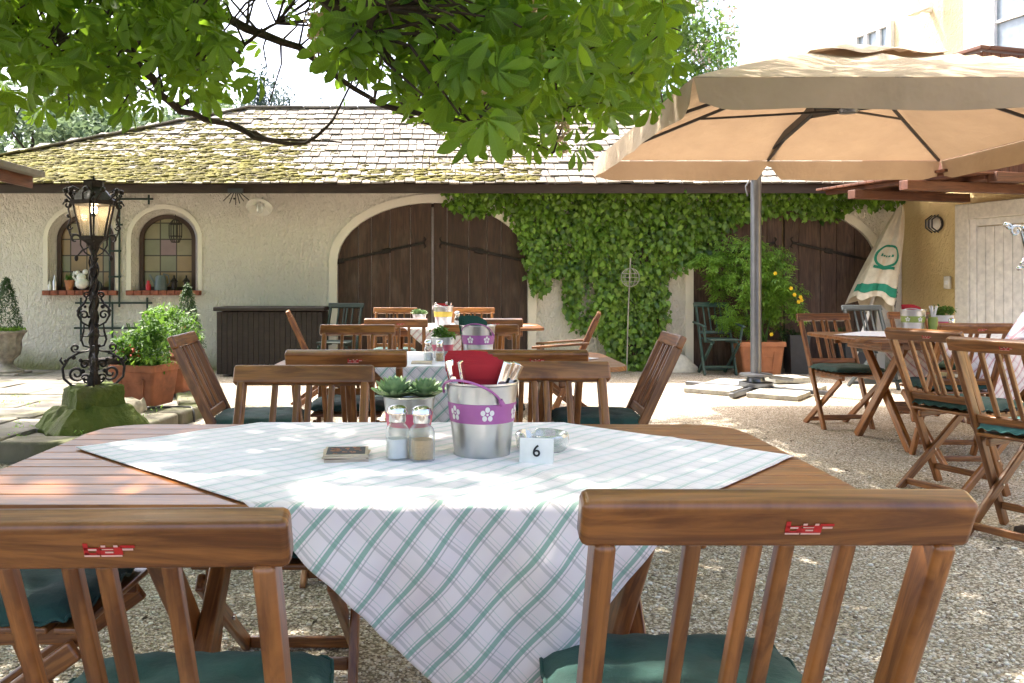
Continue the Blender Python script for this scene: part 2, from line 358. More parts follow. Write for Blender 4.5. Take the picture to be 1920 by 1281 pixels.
def obj(name, mb, m, parent=None, smooth=True, wn=True, sharp=50):
    me = bpy.data.meshes.new(name); me.from_pydata(mb.v, [], mb.f)
    uvl = me.uv_layers.new(name='UVMap'); flat = [c for f in mb.uv for p in f for c in p]; uvl.data.foreach_set('uv', flat)
    mats = m if isinstance(m, (list, tuple)) else [m]
    for x in mats: me.materials.append(col_mat(x))
    me.polygons.foreach_set('material_index', mb.mi)
    if smooth:
        me.polygons.foreach_set('use_smooth', [True]*len(me.polygons)); me.set_sharp_from_angle(angle=R(sharp))
    me.validate(); me.update()
    o = bpy.data.objects.new(name, me); COL.objects.link(o)
    if parent is not None: o.parent = parent
    if wn and smooth: w = o.modifiers.new('wn', 'WEIGHTED_NORMAL'); w.keep_sharp = True
    return o
def tag(o, label=None, cat=None, group=None, kind=None):
    if label: o['label'] = label
    if cat: o['category'] = cat
    if group: o['group'] = group
    if kind: o['kind'] = kind
    return o
def thing(name, label, cat, loc=(0,0,0), rz=0, group=None):
    o = bpy.data.objects.new(name, None); COL.objects.link(o); o.empty_display_size = .1
    o.location = loc; o.rotation_euler = (0, 0, rz); return tag(o, label, cat, group)
KIDS = {}
def kids(o): return [c for c in bpy.data.objects if c.parent == o]
def dup(o, loc=None, rz=None, label=None, parent=None):
    def cp(x, par):
        c = x.copy(); COL.objects.link(c)
        if par is not None: c.parent = par
        for ch in kids(x): cp(ch, c)
        return c
    c = cp(o, parent)
    if loc is not None: c.location = loc
    if rz is not None: c.rotation_euler = (0, 0, rz)
    if label: c['label'] = label
    return c
def fastmesh(name, V, Fq, UV, m, parent=None):   # Fq: (n,k) uniform polygons
    me = bpy.data.meshes.new(name); n, k = Fq.shape
    me.vertices.add(len(V)); me.vertices.foreach_set('co', V.astype(np.float32).ravel())
    me.loops.add(n*k); me.loops.foreach_set('vertex_index', Fq.astype(np.int32).ravel())
    me.polygons.add(n); me.polygons.foreach_set('loop_start', np.arange(0, n*k, k, dtype=np.int32))
    me.update(calc_edges=True)
    if UV is not None:
        me.uv_layers.new(name='UVMap').data.foreach_set('uv', UV[Fq.ravel()].astype(np.float32).ravel())
    me.polygons.foreach_set('use_smooth', np.ones(n, bool)); me.materials.append(col_mat(m)); me.validate()
    o = bpy.data.objects.new(name, me); COL.objects.link(o)
    if parent is not None: o.parent = parent
    return o
def inst(T, TF, TUV, mats, pos):
    n, k = len(pos), len(T)
    V = np.einsum('nij,kj->nki', mats, T)+pos[:, None, :]
    Fq = (TF[None]+(np.arange(n)*k)[:, None, None]).reshape(-1, TF.shape[1])
    return V.reshape(-1, 3), Fq, np.tile(TUV, (n, 1))
def frames(d, nrm, s):  # columns: side, dir, normal
    d = d/np.linalg.norm(d, axis=1, keepdims=True); sd = np.cross(d, nrm); sd /= np.linalg.norm(sd, axis=1, keepdims=True)+1e-9
    nn = np.cross(sd, d); s = np.asarray(s)
    if s.ndim == 0: s = np.full(len(d), float(s))
    return np.stack([sd, d, nn], axis=2)*s[:, None, None]
def leaf_template(rows, fold=.12, droop=.18):
    V, UVs, Fc = [], [], []
    for t, w in rows:
        z = -droop*t*t
        for sx in (-1, 0, 1): V.append((sx*w, t, z+(fold*w if sx else 0))); UVs.append((sx*w, t))
    for i in range(len(rows)-1):
        for j in (0, 1): a = i*3+j; Fc.append((a, a+1, a+4, a+3))
    return np.array(V), np.array(Fc), np.array(UVs)
LEAFLET = leaf_template([(0, .012), (.22, .08), (.48, .165), (.72, .205), (.88, .14), (1, .015)], .30, .34)
SIMPLE = leaf_template([(0, .02), (.4, .26), (.8, .17), (1, .01)], .25, .2)
NARROW = leaf_template([(0, .02), (.4, .14), (.75, .10), (1, .01)], .2, .25)
IVY = leaf_template([(0, .03), (.12, .34), (.35, .24), (.5, .40), (.7, .2), (1, .01)], .15, .25)
def rand_dirs(n): v = rng.normal(size=(n, 3)); return v/np.linalg.norm(v, axis=1, keepdims=True)
def foliage(name, m, pts, size, T=SIMPLE, parent=None, up=.6, down=.2, jit=.3):
    n = len(pts); d = rand_dirs(n); d[:, 2] -= down; nr = rand_dirs(n)*(1-up); nr[:, 2] += up
    V, Fq, UVs = inst(T[0], T[1], T[2], frames(d, nr, size*rng.uniform(1-jit, 1+jit, n)), np.asarray(pts))
    return fastmesh(name, V, Fq, UVs, m, parent)
def blob_points(c, rad, n, clumps=40, cr=.3, seed=None):
    c = np.array(c); rad = np.array(rad)
    cc = rand_dirs(clumps)*(rng.uniform(.35, 1, clumps)**.6)[:, None]
    i = rng.integers(0, clumps, n); p = cc[i]+rand_dirs(n)*(rng.uniform(0, 1, n)**.5*cr)[:, None]
    return c+p*rad
def text_mesh(txt, size, m, parent, loc, rot, name='lettering', bold=.0, ext=.0006, sx=1, shear=0):
    cu = bpy.data.curves.new('t', 'FONT'); cu.body = txt; cu.size = size; cu.extrude = ext; cu.align_x = 'CENTER'; cu.align_y = 'CENTER'; cu.offset = bold; cu.shear = shear
    to = bpy.data.objects.new('t', cu); COL.objects.link(to); dg = bpy.context.evaluated_depsgraph_get(); dg.update()
    me = bpy.data.meshes.new_from_object(to.evaluated_get(dg)); bpy.data.objects.remove(to)
    me.materials.clear(); me.materials.append(col_mat(m))
    o = bpy.data.objects.new(name, me); COL.objects.link(o); o.parent = parent; o.location = loc; o.rotation_euler = rot; o.scale = (sx, 1, 1); return o
# ============================================================ camera, light
cam = bpy.data.cameras.new('camera'); co = bpy.data.objects.new('camera', cam); COL.objects.link(co)
co.location = (0, 0, H); co.rotation_euler = (PI/2, 0, 0); cam.lens = 30; cam.sensor_width = 36
cam.shift_x = (960-CX)/1920; cam.shift_y = (HY-640.5)/1920; cam.clip_end = 500; cam.clip_start = .05; SC.camera = co
sv = Vector((-.42, .36, 1)).normalized()
w = bpy.data.worlds.new('World'); SC.world = w; w.use_nodes = True; nt = w.node_tree
sky = nt.nodes.new('ShaderNodeTexSky'); sky.sky_type = 'NISHITA'; sky.sun_disc = False
sky.sun_elevation = math.asin(sv.z); sky.sun_rotation = math.atan2(sv.x, sv.y); sky.air_density = .6; sky.dust_density = 6.0; sky.ozone_density = 1
nt.links.new(sky.outputs[0], nt.nodes['Background'].inputs[0]); nt.nodes['Background'].inputs[1].default_value = .15
sl = bpy.data.lights.new('sun', 'SUN'); sl.energy = 2.0; sl.angle = R(.6); sl.color = (1, .93, .82)
so = bpy.data.objects.new('sun', sl); COL.objects.link(so); so.rotation_euler = (-sv).to_track_quat('-Z', 'Y').to_euler()
SC.view_settings.view_transform = 'Standard'; SC.view_settings.look = 'None'; SC.view_settings.exposure = 2.74
SC.render.engine = 'CYCLES'; SC.cycles.max_bounces = 7; SC.cycles.transparent_max_bounces = 16; SC.cycles.use_denoising = True
SC.cycles.caustics_refractive = False; SC.cycles.caustics_reflective = False; SC.cycles.sample_clamp_indirect = 6

# ============================================================ setting
mb = MB(); mb.grid(lambda u, v: (-90+180*u, -30+230*v, 0), 60, 60)
tag(obj('ground', mb, 'gravel', wn=False), 'beige gravel ground of the beer garden', kind='structure')
WY = 11.4
def ztr(y): return .13-.11*(y-5.5)/5.9
# terrace of flagstones
def in_terrace(x, y):
    if y < 5.55 or y > WY-.03: return False
    xe = -2.5 if y < 7.5 else (-2.5-(y-7.5)*.28)
    return x < xe
mb = MB(); base = [(-11, 5.5), (-2.45, 5.55), (-2.3, 7.45), (-2.65, 8.6), (-3.4, WY), (-11, WY)]
bi = mb.add([(x, y, ztr(y)-.035) for x, y in base]); mb.face([bi+i for i in range(6)])
bj = mb.add([(x, y, -.1) for x, y in base])
for i in range(6): j = (i+1) % 6; mb.face((bi+i, bj+i, bj+j, bi+j))
y = 5.72; row = 0
while y < WY-.05:
    hgt = U(.38, .62); x = -10.8+U(0, .4)
    while x < -2.3:
        wd = U(.45, .95); xe = x+wd-.025; y1 = min(y+hgt-.025, WY-.02)
        if in_terrace(xe+.02, y) and in_terrace(xe+.02, y1):
            j = lambda: U(-.012, .012); zz = U(-.008, .008)
            q = [(x+j(), y+j()), (xe+j(), y+j()), (xe+j(), y1+j()), (x+j(), y1+j())]
            cxx, cyy = (x+xe)/2, (y+y1)/2
            rr = [[(px, py, ztr(py)-.034) for px, py in q], [(px, py, ztr(py)+zz-.008) for px, py in q],
                  [(cxx+(px-cxx)*.97, cyy+(py-cyy)*.97, ztr(py)+zz) for px, py in q]]
            mb.rings(rr)
        x += wd
    y += hgt; row += 1
tag(obj('paving', mb, 'paving', wn=False), 'worn grey flagstone terrace', kind='structure')
mb = MB()
def kerbrun(a, b, n, hh):
    a, b = Vector(a), Vector(b)
    for i in range(n):
        p = a+(b-a)*((i+.03)/n); q = a+(b-a)*((i+.97)/n); z0 = ztr(p.y)+.012; z1 = ztr(q.y)+.012
        mb.bar((p.x+U(-.01,.01), p.y, z0-hh/2), (q.x, q.y+U(-.01,.01), z1-hh/2), .24+U(-.02,.02), hh, (-(b-a).y, (b-a).x, 0), .025)
kerbrun((-11, 5.58, 0), (-2.42, 5.62, 0), 17, .22); kerbrun((-2.38, 5.74, 0), (-2.24, 7.5, 0), 3, .22); kerbrun((-2.26, 7.55, 0), (-2.62, 8.6, 0), 2, .2); kerbrun((-2.66, 8.65, 0), (-3.4, 11.3, 0), 4, .14)
tag(obj('kerb', mb, 'kerb'), 'mossy stone edge of the terrace', kind='structure')

# ============================================================ garage building
garage = thing('garage_building', 'low cream plastered building with mossy shingle roof, arched gates and arched windows', 'building', (0, WY, 0))
def wx(px): return (px-CX)/F*WY
def wz(py): return H+(HY-py)*WY/F
def arch(x0, x1, zb, zs, zt, n=22):
    c = (x0+x1)/2; a = (x1-x0)/2; b = zt-zs
    return [(x0, zb), (x1, zb)]+[(c+a*math.cos(PI*i/n), zs+b*math.sin(PI*i/n)) for i in range(n+1)]
G1 = (wx(632), wx(990), -.02, wz(492), wz(380)); G2 = (wx(1300), wx(1643), -.02, wz(492), wz(388))
W1 = (wx(90), wx(217), wz(545), wz(448), wz(392)); W2 = (wx(246), wx(371), wz(545), wz(448), wz(392))
def inset(g, i, ib=0): return (g[0]+i, g[1]-i, g[2]+ib, g[3], g[4]-i)
def wallface(mb, x0, x1, z0, z1, holes, y):
    loops = [[(x0, z0), (x1, z0), (x1, z1), (x0, z1)]]+holes
    tri = tessellate_polygon([[Vector((a, b, 0)) for a, b in lp] for lp in loops]); flat = [p for lp in loops for p in lp]
    bi = mb.add([(a, y, b) for a, b in flat])
    for t in tri:
        a, b, c = (Vector((*flat[i], 0)) for i in t)
        t = t if (b-a).cross(c-a).z > 0 else t[::-1]
        mb.face([bi+i for i in t])
def loft(mb, l0, l1, y0, y1):
    a = mb.add([(x, y0, z) for x, z in l0]); b = mb.add([(x, y1, z) for x, z in l1]); n = len(l0)
    for i in range(n): j = (i+1) % n; mb.face((a+i, a+j, b+j, b+i))
XL, XR, ZT = -7.0, 6.06, 2.62
mb = MB(); holes = [arch(*g) for g in (G1, G2, W1, W2)]
wallface(mb, XL, XR, -.1, ZT, holes, 0)
for g, dep, ins in ((G1, .16, 0), (G2, .16, 0)): loft(mb, arch(*g), arch(*inset(g, ins)), 0, dep)
for g in (W1, W2): loft(mb, arch(*g), arch(*inset(g, .065, .0)), 0, .17)
# side and back walls
for (xa, ya, xb, yb) in ((XL, 0, XL, 4.6), (XL, 4.6, XR, 4.6), (XR, 4.6, XR, 0)):
    b = mb.add([(xa, ya, -.1), (xb, yb, -.1), (xb, yb, ZT), (xa, ya, ZT)]); mb.face((b, b+1, b+2, b+3))
obj('wall', mb, 'plaster', garage, smooth=False, wn=False)
def band(mb, g, wd, prj, zb=None):
    gi = g; go = (g[0]-wd, g[1]+wd, g[2], g[3], g[4]+wd)
    a, b = arch(*gi)[1:], arch(*go)[1:]
    a.append((gi[0], gi[2])); b.append((go[0], go[2]))
    ia = mb.add([(x, -prj, z) for x, z in a]); ib = mb.add([(x, -prj, z) for x, z in b]); ic = mb.add([(x, .002, z) for x, z in b]); idd = mb.add([(x, .002, z) for x, z in a])
    for i in range(len(a)-1):
        mb.face((ia+i, ib+i, ib+i+1, ia+i+1)); mb.face((ib+i, ic+i, ic+i+1, ib+i+1)); mb.face((ia+i, ia+i+1, idd+i+1, idd+i))
for g, wd in ((G1, .11), (G2, .11), (W1, .06), (W2, .06)):
    mb = MB(); band(mb, g, wd, .013); obj('arch_moulding', mb, 'plaster_smooth', garage, wn=False, sharp=40)
def clip_arch(g, xa, xb, n=6):
    c = (g[0]+g[1])/2; a = (g[1]-g[0])/2; b = g[4]-g[3]
    top = lambda x: g[3]+b*math.sqrt(max(0, 1-((x-c)/a)**2))
    return [(xa, g[2]), (xb, g[2])]+[(xb+(xa-xb)*i/n, top(xb+(xa-xb)*i/n)) for i in range(n+1)]
def gate(g, m, lab):
    gr = thing('gate', lab, 'gate', ((g[0]+g[1])/2, WY, 0)); ox = (g[0]+g[1])/2
    gg = (g[0]-ox+.004, g[1]-ox-.004, .02, g[3], g[4]-.004)
    for sd in (0, 1):
        mb = MB(); xa, xb = (gg[0], -.012) if sd == 0 else (.012, gg[1]); x = xa; yy = .06 if sd == 0 else .035
        while x < xb-.02:
            wd = U(.17, .31); x1 = x+wd if xb-(x+wd) > .12 else xb
            mb.prism(clip_arch(gg, x+.003, x1-.004), (0, yy+U(0, .004), 0), (1,0,0), (0,0,1), (0, .05, 0)); x = x1
        # vertical uv along planks
        mb.uv = [[(q[1]*1.0+7*sd, q[0]) for q in f] for f in mb.uv]
        leaf = obj('door_leaf', mb, m, gr, smooth=False, wn=False)
        mb = MB(); s = -1 if sd == 0 else 1
        px0 = .12*s; px1 = (gg[1]-.02 if sd else gg[0]+.02)+(.06*s)
        z0 = wz(455); z1 = wz(492)
        P = lambda t: (px0+(px1-px0)*t, yy-.012, z0+(z1-z0)*t)
        mb.bar(P(0), P(1), .035, .012, (0,0,1), .003)
        for t in (.42, .95): mb.bar(P(t-.05), P(t+.05), .07, .02, (0,0,1), .008)
        for q in (-1, 1): mb.tube([P(0), Vector(P(0))+Vector((-.03*s, 0, q*.05)), Vector(P(0))+Vector((-.005*s, 0, q*.07))], .008, 6)
        mb.box((P(1)[0], yy-.02, P(1)[2]), (.03, .03, .11), .006)
        obj('strap_hinge', mb, 'iron', leaf)
    return gr
gate(G1, 'gate_wood', 'dark brown arched double gate left of the ivy, behind the middle tables')
gate(G2, 'gate_wood_pale', 'faded brown arched double gate half hidden behind the leafy shrub and the parasol pole')
def window(g, lab, seedoff):
    ox = (g[0]+g[1])/2; gi = inset(g, .065); t = thing('arched_window', lab, 'window', (ox, WY, 0))
    gl = (gi[0]-ox, gi[1]-ox, gi[2]+.0, gi[3], gi[4]); gn = inset(gl, .055, .05)
    mb = MB(); a, b = arch(*gl), arch(*gn); n = len(a)
    ia = mb.add([(x, .12, z) for x, z in a]); ib = mb.add([(x, .12, z) for x, z in b]); ic = mb.add([(x, .165, z) for x, z in b])
    for i in range(n): j = (i+1) % n; mb.face((ia+i, ia+j, ib+j, ib+i)); mb.face((ib+i, ib+j, ic+j, ic+i))
    fr = obj('window_frame', mb, 'window_frame', t, wn=False)
    mb = MB(); i = mb.add([(x, .16, z) for x, z in b]); mb.face([i+k for k in range(n)], [(x+seedoff, z) for x, z in b]); obj('coloured_panes', mb, 'stained', t, False, False)
    return t
window(W1, 'arched leaded window behind the lamp post', 3.3); window(W2, 'arched leaded window right of the lamp post', 7.37)
for g in (W1, W2):
    mb = MB(); x = g[0]-.05
    while x < g[1]+.03: mb.box((x+.055, .05, g[2]-.03), (.105, .26, .065), .01); x += .11
    obj('window_sill', mb, 'sill_brick', garage)
# fascia + roof
EY, EZ, RY, RZ = 10.9, 2.43, 13.6, 3.92
mb = MB(); mb.bar((XL-.3, -.47, 2.375), (6.0, -.47, 2.375), .03, .115, (0,1,0), .004); obj('fascia_board', mb, 'fascia', garage)
mb = MB(); b = mb.add([(XL-.3, -.45, 2.425), (6, -.45, 2.425), (6, 0.02, 2.60), (XL-.3, 0.02, 2.60)]); mb.face((b, b+1, b+2, b+3)); obj('soffit', mb, 'fascia', garage, False, False)
def roof_p(x, s, h=0):  # s metres up the slope
    sl = math.hypot(RY-EY, RZ-EZ); cy, cz = (RY-EY)/sl, (RZ-EZ)/sl
    return Vector((x, EY-WY+cy*s-cz*h, EZ+cz*s+cy*h))
SL = math.hypot(RY-EY, RZ-EZ)
def hipx(s): return -7.28+(s/SL)*4.13
mb = MB(); b = mb.add([roof_p(hipx(0), 0), roof_p(6.0, 0), roof_p(5.4, SL), roof_p(hipx(SL), SL)]); mb.face((b, b+1, b+2, b+3))
c = mb.add([(6.0, RY-WY+2.7, EZ), (hipx(0), RY-WY+2.7, EZ), tuple(roof_p(hipx(SL), SL)), tuple(roof_p(5.4, SL))]); mb.face((c, c+1, c+3, c+2)[::-1]); mb.face((b, b+3, c+1))
obj('roof_deck', mb, 'fascia', garage, False, False)
mb = MB(); s = -.06; k = 0
while s < SL-.02:
    x = hipx(max(0, s))-.05+U(0, .1)
    while x < 5.5+.5*(1-s/SL):
        wd = U(.09, .20); ss = s+U(-.016, .016); ln = .34; tk = U(.014, .026); lift = U(0, .010); sk = U(-.006, .006)
        a = [roof_p(x+.006, ss, .030+lift), roof_p(x+wd-.006, ss+sk, .030+lift), roof_p(x+wd-.006, min(ss+ln, SL+.02), .008), roof_p(x+.006, min(ss+ln, SL+.02), .008)]
        n = roof_p(0, 0, 1)-roof_p(0, 0, 0); bb = [p+n*tk for p in a]
        i = mb.add(a+bb); mb.face((i+4, i+5, i+6, i+7)); mb.face((i, i+1, i+5, i+4)); mb.face((i, i+4, i+7, i+3)); mb.face((i+1, i+2, i+6, i+5)); x += wd
    s += .235; k += 1
obj('shingles', mb, 'shingle', garage, False, False)
mb = MB(); x = hipx(SL)
while x < 5.5: mb.bar(roof_p(x, SL+.01, .045), roof_p(min(x+.42, 5.5), SL+.01, .045+U(-.004, .004)), .16, .03, (0,1,0), .006); x += .43
obj('ridge_boards', mb, 'shingle', garage)
mb = MB(); n = 9
for i in range(n): mb.bar(roof_p(hipx(SL*i/n), SL*i/n, .05), roof_p(hipx(SL*(i+1)/n), SL*(i+1)/n, .06), .14, .025, (0,1,0), .006)
obj('hip_boards', mb, 'shingle', garage)
# moss cushions on the roof
sph = MB(); sph.ball((0,0,0), 1, 7, 5, .55); T = np.array(sph.v); TF = np.array(sph.f[:7*5])
T = T*(1+rng.uniform(-.2, .2, (len(T), 1)))
pts, sz = [], []
while len(pts) < 13000:
    x = U(-9, 5); s = U(0, SL)*U(.15, 1) if U(0, 1) < .55 else U(0, SL)
    if x < hipx(s)+.1: continue
    left = min(1, max(0, (-1.2-x)/3.2)); low = max(0, 1-s/(.9 if x > -2.0 else 2.6+left))
    band_ = math.sin(x*2.1+1)*.5+math.sin(x*5.3+s*4)*.35+math.sin(s*9+x*1.3)*.25
    p = .12*left+low*(.45+.5*left)+band_*.28
    if x > 1.2: p -= .45
    if x > 2.4: p -= .5
    if U(0, 1) < p: pts.append(roof_p(x, s, .035)); sz.append((U(.010, .026) if U(0,1) < .8 else U(.026, .05))*(.8+.5*low))
pts = np.array(pts); mats = np.stack([np.diag([a*U(.8,1.9), a*U(.8,1.3), a*U(.5,1)]) for a in sz]); V, Fq, UVs = inst(T, TF, T[:, :2], mats, pts)
fm = fastmesh('moss', V, Fq, UVs, 'moss', garage); fm['kind'] = 'stuff'

# ============================================================ ivy on the wall
from mathutils import geometry as MG
polys = [[(832,362),(838,384),(880,402),(935,388),(960,410),(975,450),(992,505),(1000,545),(1018,550),(1030,505),(1058,520),(1058,580),(1075,612),(1110,620),(1135,640),(1150,690),(1215,700),(1232,650),(1250,590),(1240,520),(1290,492),(1345,472),(1352,428),(1400,405),(1470,398),(1520,402),(1560,408),(1590,388),(1640,384),(1690,380),(1692,362),(1400,350),(1100,350),(960,352)]]
pl = [(wx(a), wz(b)) for a, b in polys[0]]
def inpoly(x, y, P):
    c = False; j = len(P)-1
    for i in range(len(P)):
        if (P[i][1] > y) != (P[j][1] > y) and x < (P[j][0]-P[i][0])*(y-P[i][1])/(P[j][1]-P[i][1])+P[i][0]: c = not c
        j = i
    return c
pts = []
while len(pts) < 12500:
    x = U(wx(828), wx(1695)); z = U(0, 2.5)
    if inpoly(x+U(-.06, .06), z+U(-.08, .08), pl):
        sparse = (wx(1085) < x < wx(1112) and wz(600) < z < wz(525)) and U(0,1) < .8
        if sparse: continue
        under = z > 2.3
        d = .02+abs(rng.normal())*.07+.05*math.sin(x*7)*math.sin(z*5)**2
        if under: d += U(0, .25)
        pts.append((x, -d, min(z, 2.44)))
pts = np.array(pts); n = len(pts); d = np.stack([rng.normal(0, .6, n), rng.normal(-.5, .4, n), rng.normal(-1, .4, n)], 1)
nr = np.stack([rng.normal(0, .45, n), rng.normal(-1, .3, n), rng.normal(.45, .4, n)], 1)
ivy = thing('ivy_climber', 'dense green ivy climbing the cream wall between the two gates and along the eaves', 'ivy', (wx(1190), WY, 0))
pts[:, 0] -= wx(1190)
V, Fq, UVs = inst(IVY[0], IVY[1], IVY[2], frames(d, nr, rng.uniform(.035, .10, n)), pts); fastmesh('foliage', V, Fq, UVs, 'ivy', ivy)
mb = MB()
for q in range(7):
    x = U(-.12, .22); P = []
    for i in range(12): P.append((x, -.03-.02*math.sin(i), .0+i*.2)); x += U(-.09, .09)
    mb.tube(P, [.03-.0018*i for i in range(12)], 6)
obj('stem', mb, 'bark', ivy)

# ============================================================ chest, trellis, small wall things
t = thing('storage_chest', 'dark brown slatted storage chest against the cream wall', 'chest', (at(512, 600, 10.8).x, 10.85, 0), R(-1))
mb = MB(); x = -.66
while x < .62: mb.box((x+.033, -.02-.22, .42), (.063, .02, .78), .004); x += .066
obj('front_slats', mb, 'chest_wood', t)
mb = MB(); mb.box((0, .03, .42), (1.30, .48, .78), .006); obj('body', mb, 'chest_wood', t)
mb = MB(); mb.box((0, 0, .845), (1.38, .62, .05), .012); obj('lid', mb, 'chest_wood', t)
t = thing('wall_trellis', 'dark green iron trellis on the wall around and below the two arched windows', 'trellis', (wx(220), WY-.04, 0))
mb = MB(); X = lambda p: wx(p)-wx(220)
def tb(x0, y0, x1, y1, w=.026): mb.bar((X(x0), 0 if abs(x0-x1) < 1 else -.012, wz(y0)), (X(x1), 0 if abs(x0-x1) < 1 else -.012, wz(y1)), w, .012, (0,0,1) if abs(x0-x1) > 1 else (1,0,0), .003)
for a in ((208,380,208,576), (226,366,226,576), (213,566,213,662), (154,558,154,640), (278,558,278,590)): tb(*a)
for a in ((206,471,230,471), (206,519,230,519), (220,422,233,422), (226,374,290,374), (144,568,288,568), (142,615,300,615), (205,662,260,662)): tb(*a)
tb(281, 366, 281, 384)
obj('bars', mb, 'green_iron', t)
# round milky lamp and iron star lamp under the eaves
t = thing('eaves_lamp', 'milky glass dish lamp hanging under the dark fascia', 'lamp', at(487, 386, 11.1))
mb = MB(); mb.lathe([(.035, .06), (.06, .05), (.12, .02), (.165, -.02), (.17, -.03), (.163, -.028), (.11, .01), (.05, .03)], n=28); sh = obj('lamp_shade', mb, 'milk_glass', t); sh.rotation_euler = (R(-38), 0, 0)
mb = MB(); mb.lathe([(.001, -.10), (.03, -.09), (.045, -.06), (.045, -.02), (.03, .04)], n=14); mb.tube([(0,.03,.05), (0,.18,.12)], .012, 6); bl = obj('lamp_bulb', mb, 'glass', t)
t = thing('hanging_iron_star', 'small grey box with thin iron spokes hanging from the fascia beside the milky lamp', 'ornament', at(442, 358, 10.85))
mb = MB(); mb.box((0, 0, 0), (.19, .05, .06), .006); obj('box', mb, 'dark_metal', t)
mb = MB()
for dx, dz in ((-.16, -.13), (-.08, -.16), (0, -.18), (.05, -.16), (.10, -.13), (.17, -.12)): mb.tube([(dx*.3, 0, -.02), (dx, 0, dz)], .006, 6)
mb.ball((-.02, 0, -.10), .014); obj('spokes', mb, 'iron', t)
# ornament stake
t = thing('garden_stake', 'pale wire ball ornament on a tall stake in front of the ivy', 'ornament', at(1175, 690, 11.0))
t.location.z = 0
mb = MB(); mb.tube([(0,0,0), (.02,0,.8), (.05,0,1.49)], .008, 6); obj('stake', mb, 'concrete', t)
mb = MB(); c0 = Vector((.042, -.02, 1.24))
for k in range(5):
    a = PI*k/5; mb.tube([c0+Vector((math.cos(a)*math.cos(q)*.12, math.sin(a)*math.cos(q)*.12, math.sin(q)*.12)) for q in [2*PI*i/20 for i in range(21)]], .003, 5)
for zz, rr in ((0, .12), (.05, .108), (-.05, .108)): mb.tube([c0+Vector((math.cos(q)*rr, math.sin(q)*rr, zz)) for q in [2*PI*i/20 for i in range(21)]], .003, 5)
obj('wire_ball', mb, 'concrete', t)
t = thing('guard_stone', 'low pale rounded stone at the foot of the wall left of the green armchair', 'stone', (wx(1268), WY-.12, 0))
mb = MB(); mb.lathe([(.26, 0), (.25, .06), (.18, .12), (.10, .2), (.001, .24)], n=20, sy=.6); obj('block', mb, 'trim', t)
# window-sill ornaments
def sill(px, g=W1): return Vector((wx(px), WY-.02, g[2]+.004))
t = thing('small_flower_pot', 'small terracotta pot with a plant on the sill behind the lamp post', 'pot', sill(129)+Vector((0, .04, 0)))
mb = MB(); mb.lathe([(.04, 0), (.058, .11), (.066, .11), (.066, .135), (.055, .135), (.05, .12)], n=18, cap=True); obj('pot', mb, 'terracotta_pale', t)
foliage('foliage', 'herb', np.array([[U(-.05,.05), U(-.04,.04), .14+U(0,.07)] for _ in range(90)]), .045, NARROW, t)
for px, hh, lb in ((95, .12, 'short slim glass bottle at the left end of the sill behind the lamp post'), (104, .20, 'taller slim metal bottle at the left end of the sill behind the lamp post')):
    t = thing('bottle', lb, 'bottle', sill(px)); mb = MB(); mb.lathe([(.001,0), (.026, 0), (.028, hh*.55), (.012, hh*.75), (.012, hh), (.001, hh)], n=14); obj('glass_body', mb, 'zinc' if hh > .15 else 'bone_white', t)
t = thing('ceramic_figure', 'white ceramic hen figure on the sill behind the lamp post', 'figurine', sill(153)+Vector((0, .03, 0)))
mb = MB(); mb.ball((0, 0, .09), .085, 14, 8, .95); mb.ball((-.01, 0, .17), .06, 12, 8); mb.ball((.05, -.01, .245), .036, 12, 8); mb.ball((-.055, -.01, .23), .034, 12, 8); mb.tube([(-.07,0,.12), (-.12,0,.18), (-.10,0,.25)], .016, 8); obj('body', mb, 'bone_white', t)
t = thing('glass_jar', 'dim round jar on the sill just right of the lamp column', 'jar', sill(184)); mb = MB(); mb.lathe([(.001,0), (.05, 0), (.065, .05), (.05, .10), (.03, .12), (.001, .12)], n=16); obj('jar_body', mb, 'slate_pot', t)
t = thing('red_candle', 'red glass candle on the sill of the right arched window', 'candle', sill(279, W2)); mb = MB(); mb.lathe([(.001,0), (.032, 0), (.034, .07), (.02, .09), (.02, .13), (.001, .13)], n=14); obj('candle_glass', mb, 'candle', t)
t = thing('watering_can', 'blue grey enamel watering can on the sill of the right arched window', 'watering can', sill(300, W2)+Vector((0, .05, 0)))
mb = MB(); mb.lathe([(.001,0), (.085, 0), (.07, .17), (.05, .2), (.001, .2)], n=18); mb.tube([(-.06,0,.05), (-.12,0,.16), (-.15,0,.21)], .014, 8); obj('can_body', mb, 'wicker', t)
mb = MB(); mb.tube([(.06,0,.04), (.12,0,.10), (.10,0,.20), (.03,0,.22)], .009, 6); obj('handle', mb, 'wicker', t)
for px, lb in ((325, 'small dark lantern on the sill, second from the right of the right window'), (348, 'small dark lantern at the right end of the right window sill')):
    t = thing('small_lantern', lb, 'lantern', sill(px, W2)+Vector((0, .05, 0))); mb = MB(); mb.lathe([(.04,0), (.045, .01), (.035, .02), (.035, .11), (.055, .115), (.012, .17), (.012, .2), (.001, .2)], n=6, cap=True); obj('lantern_body', mb, 'iron', t)
t = thing('hanging_lantern', 'dark wire lantern hanging in the right arched window', 'lantern', (wx(327), WY+.04, wz(412)))
mb = MB()
for k in range(6): a = PI*k/3; mb.tube([(math.cos(a)*.03, math.sin(a)*.03, 0), (math.cos(a)*.085, math.sin(a)*.06, -.06), (math.cos(a)*.085, math.sin(a)*.06, -.22), (math.cos(a)*.05, math.sin(a)*.04, -.30)], .006, 5)
for zz, r_ in ((0,.03), (-.06,.085), (-.22,.085), (-.3,.05)): mb.tube([(math.cos(q)*r_, math.sin(q)*r_*.7, zz) for q in [2*PI*i/12 for i in range(13)]], .006, 5)
mb.tube([(0,0,0), (0,0,.07)], .005, 5); obj('wire_cage', mb, 'iron', t)

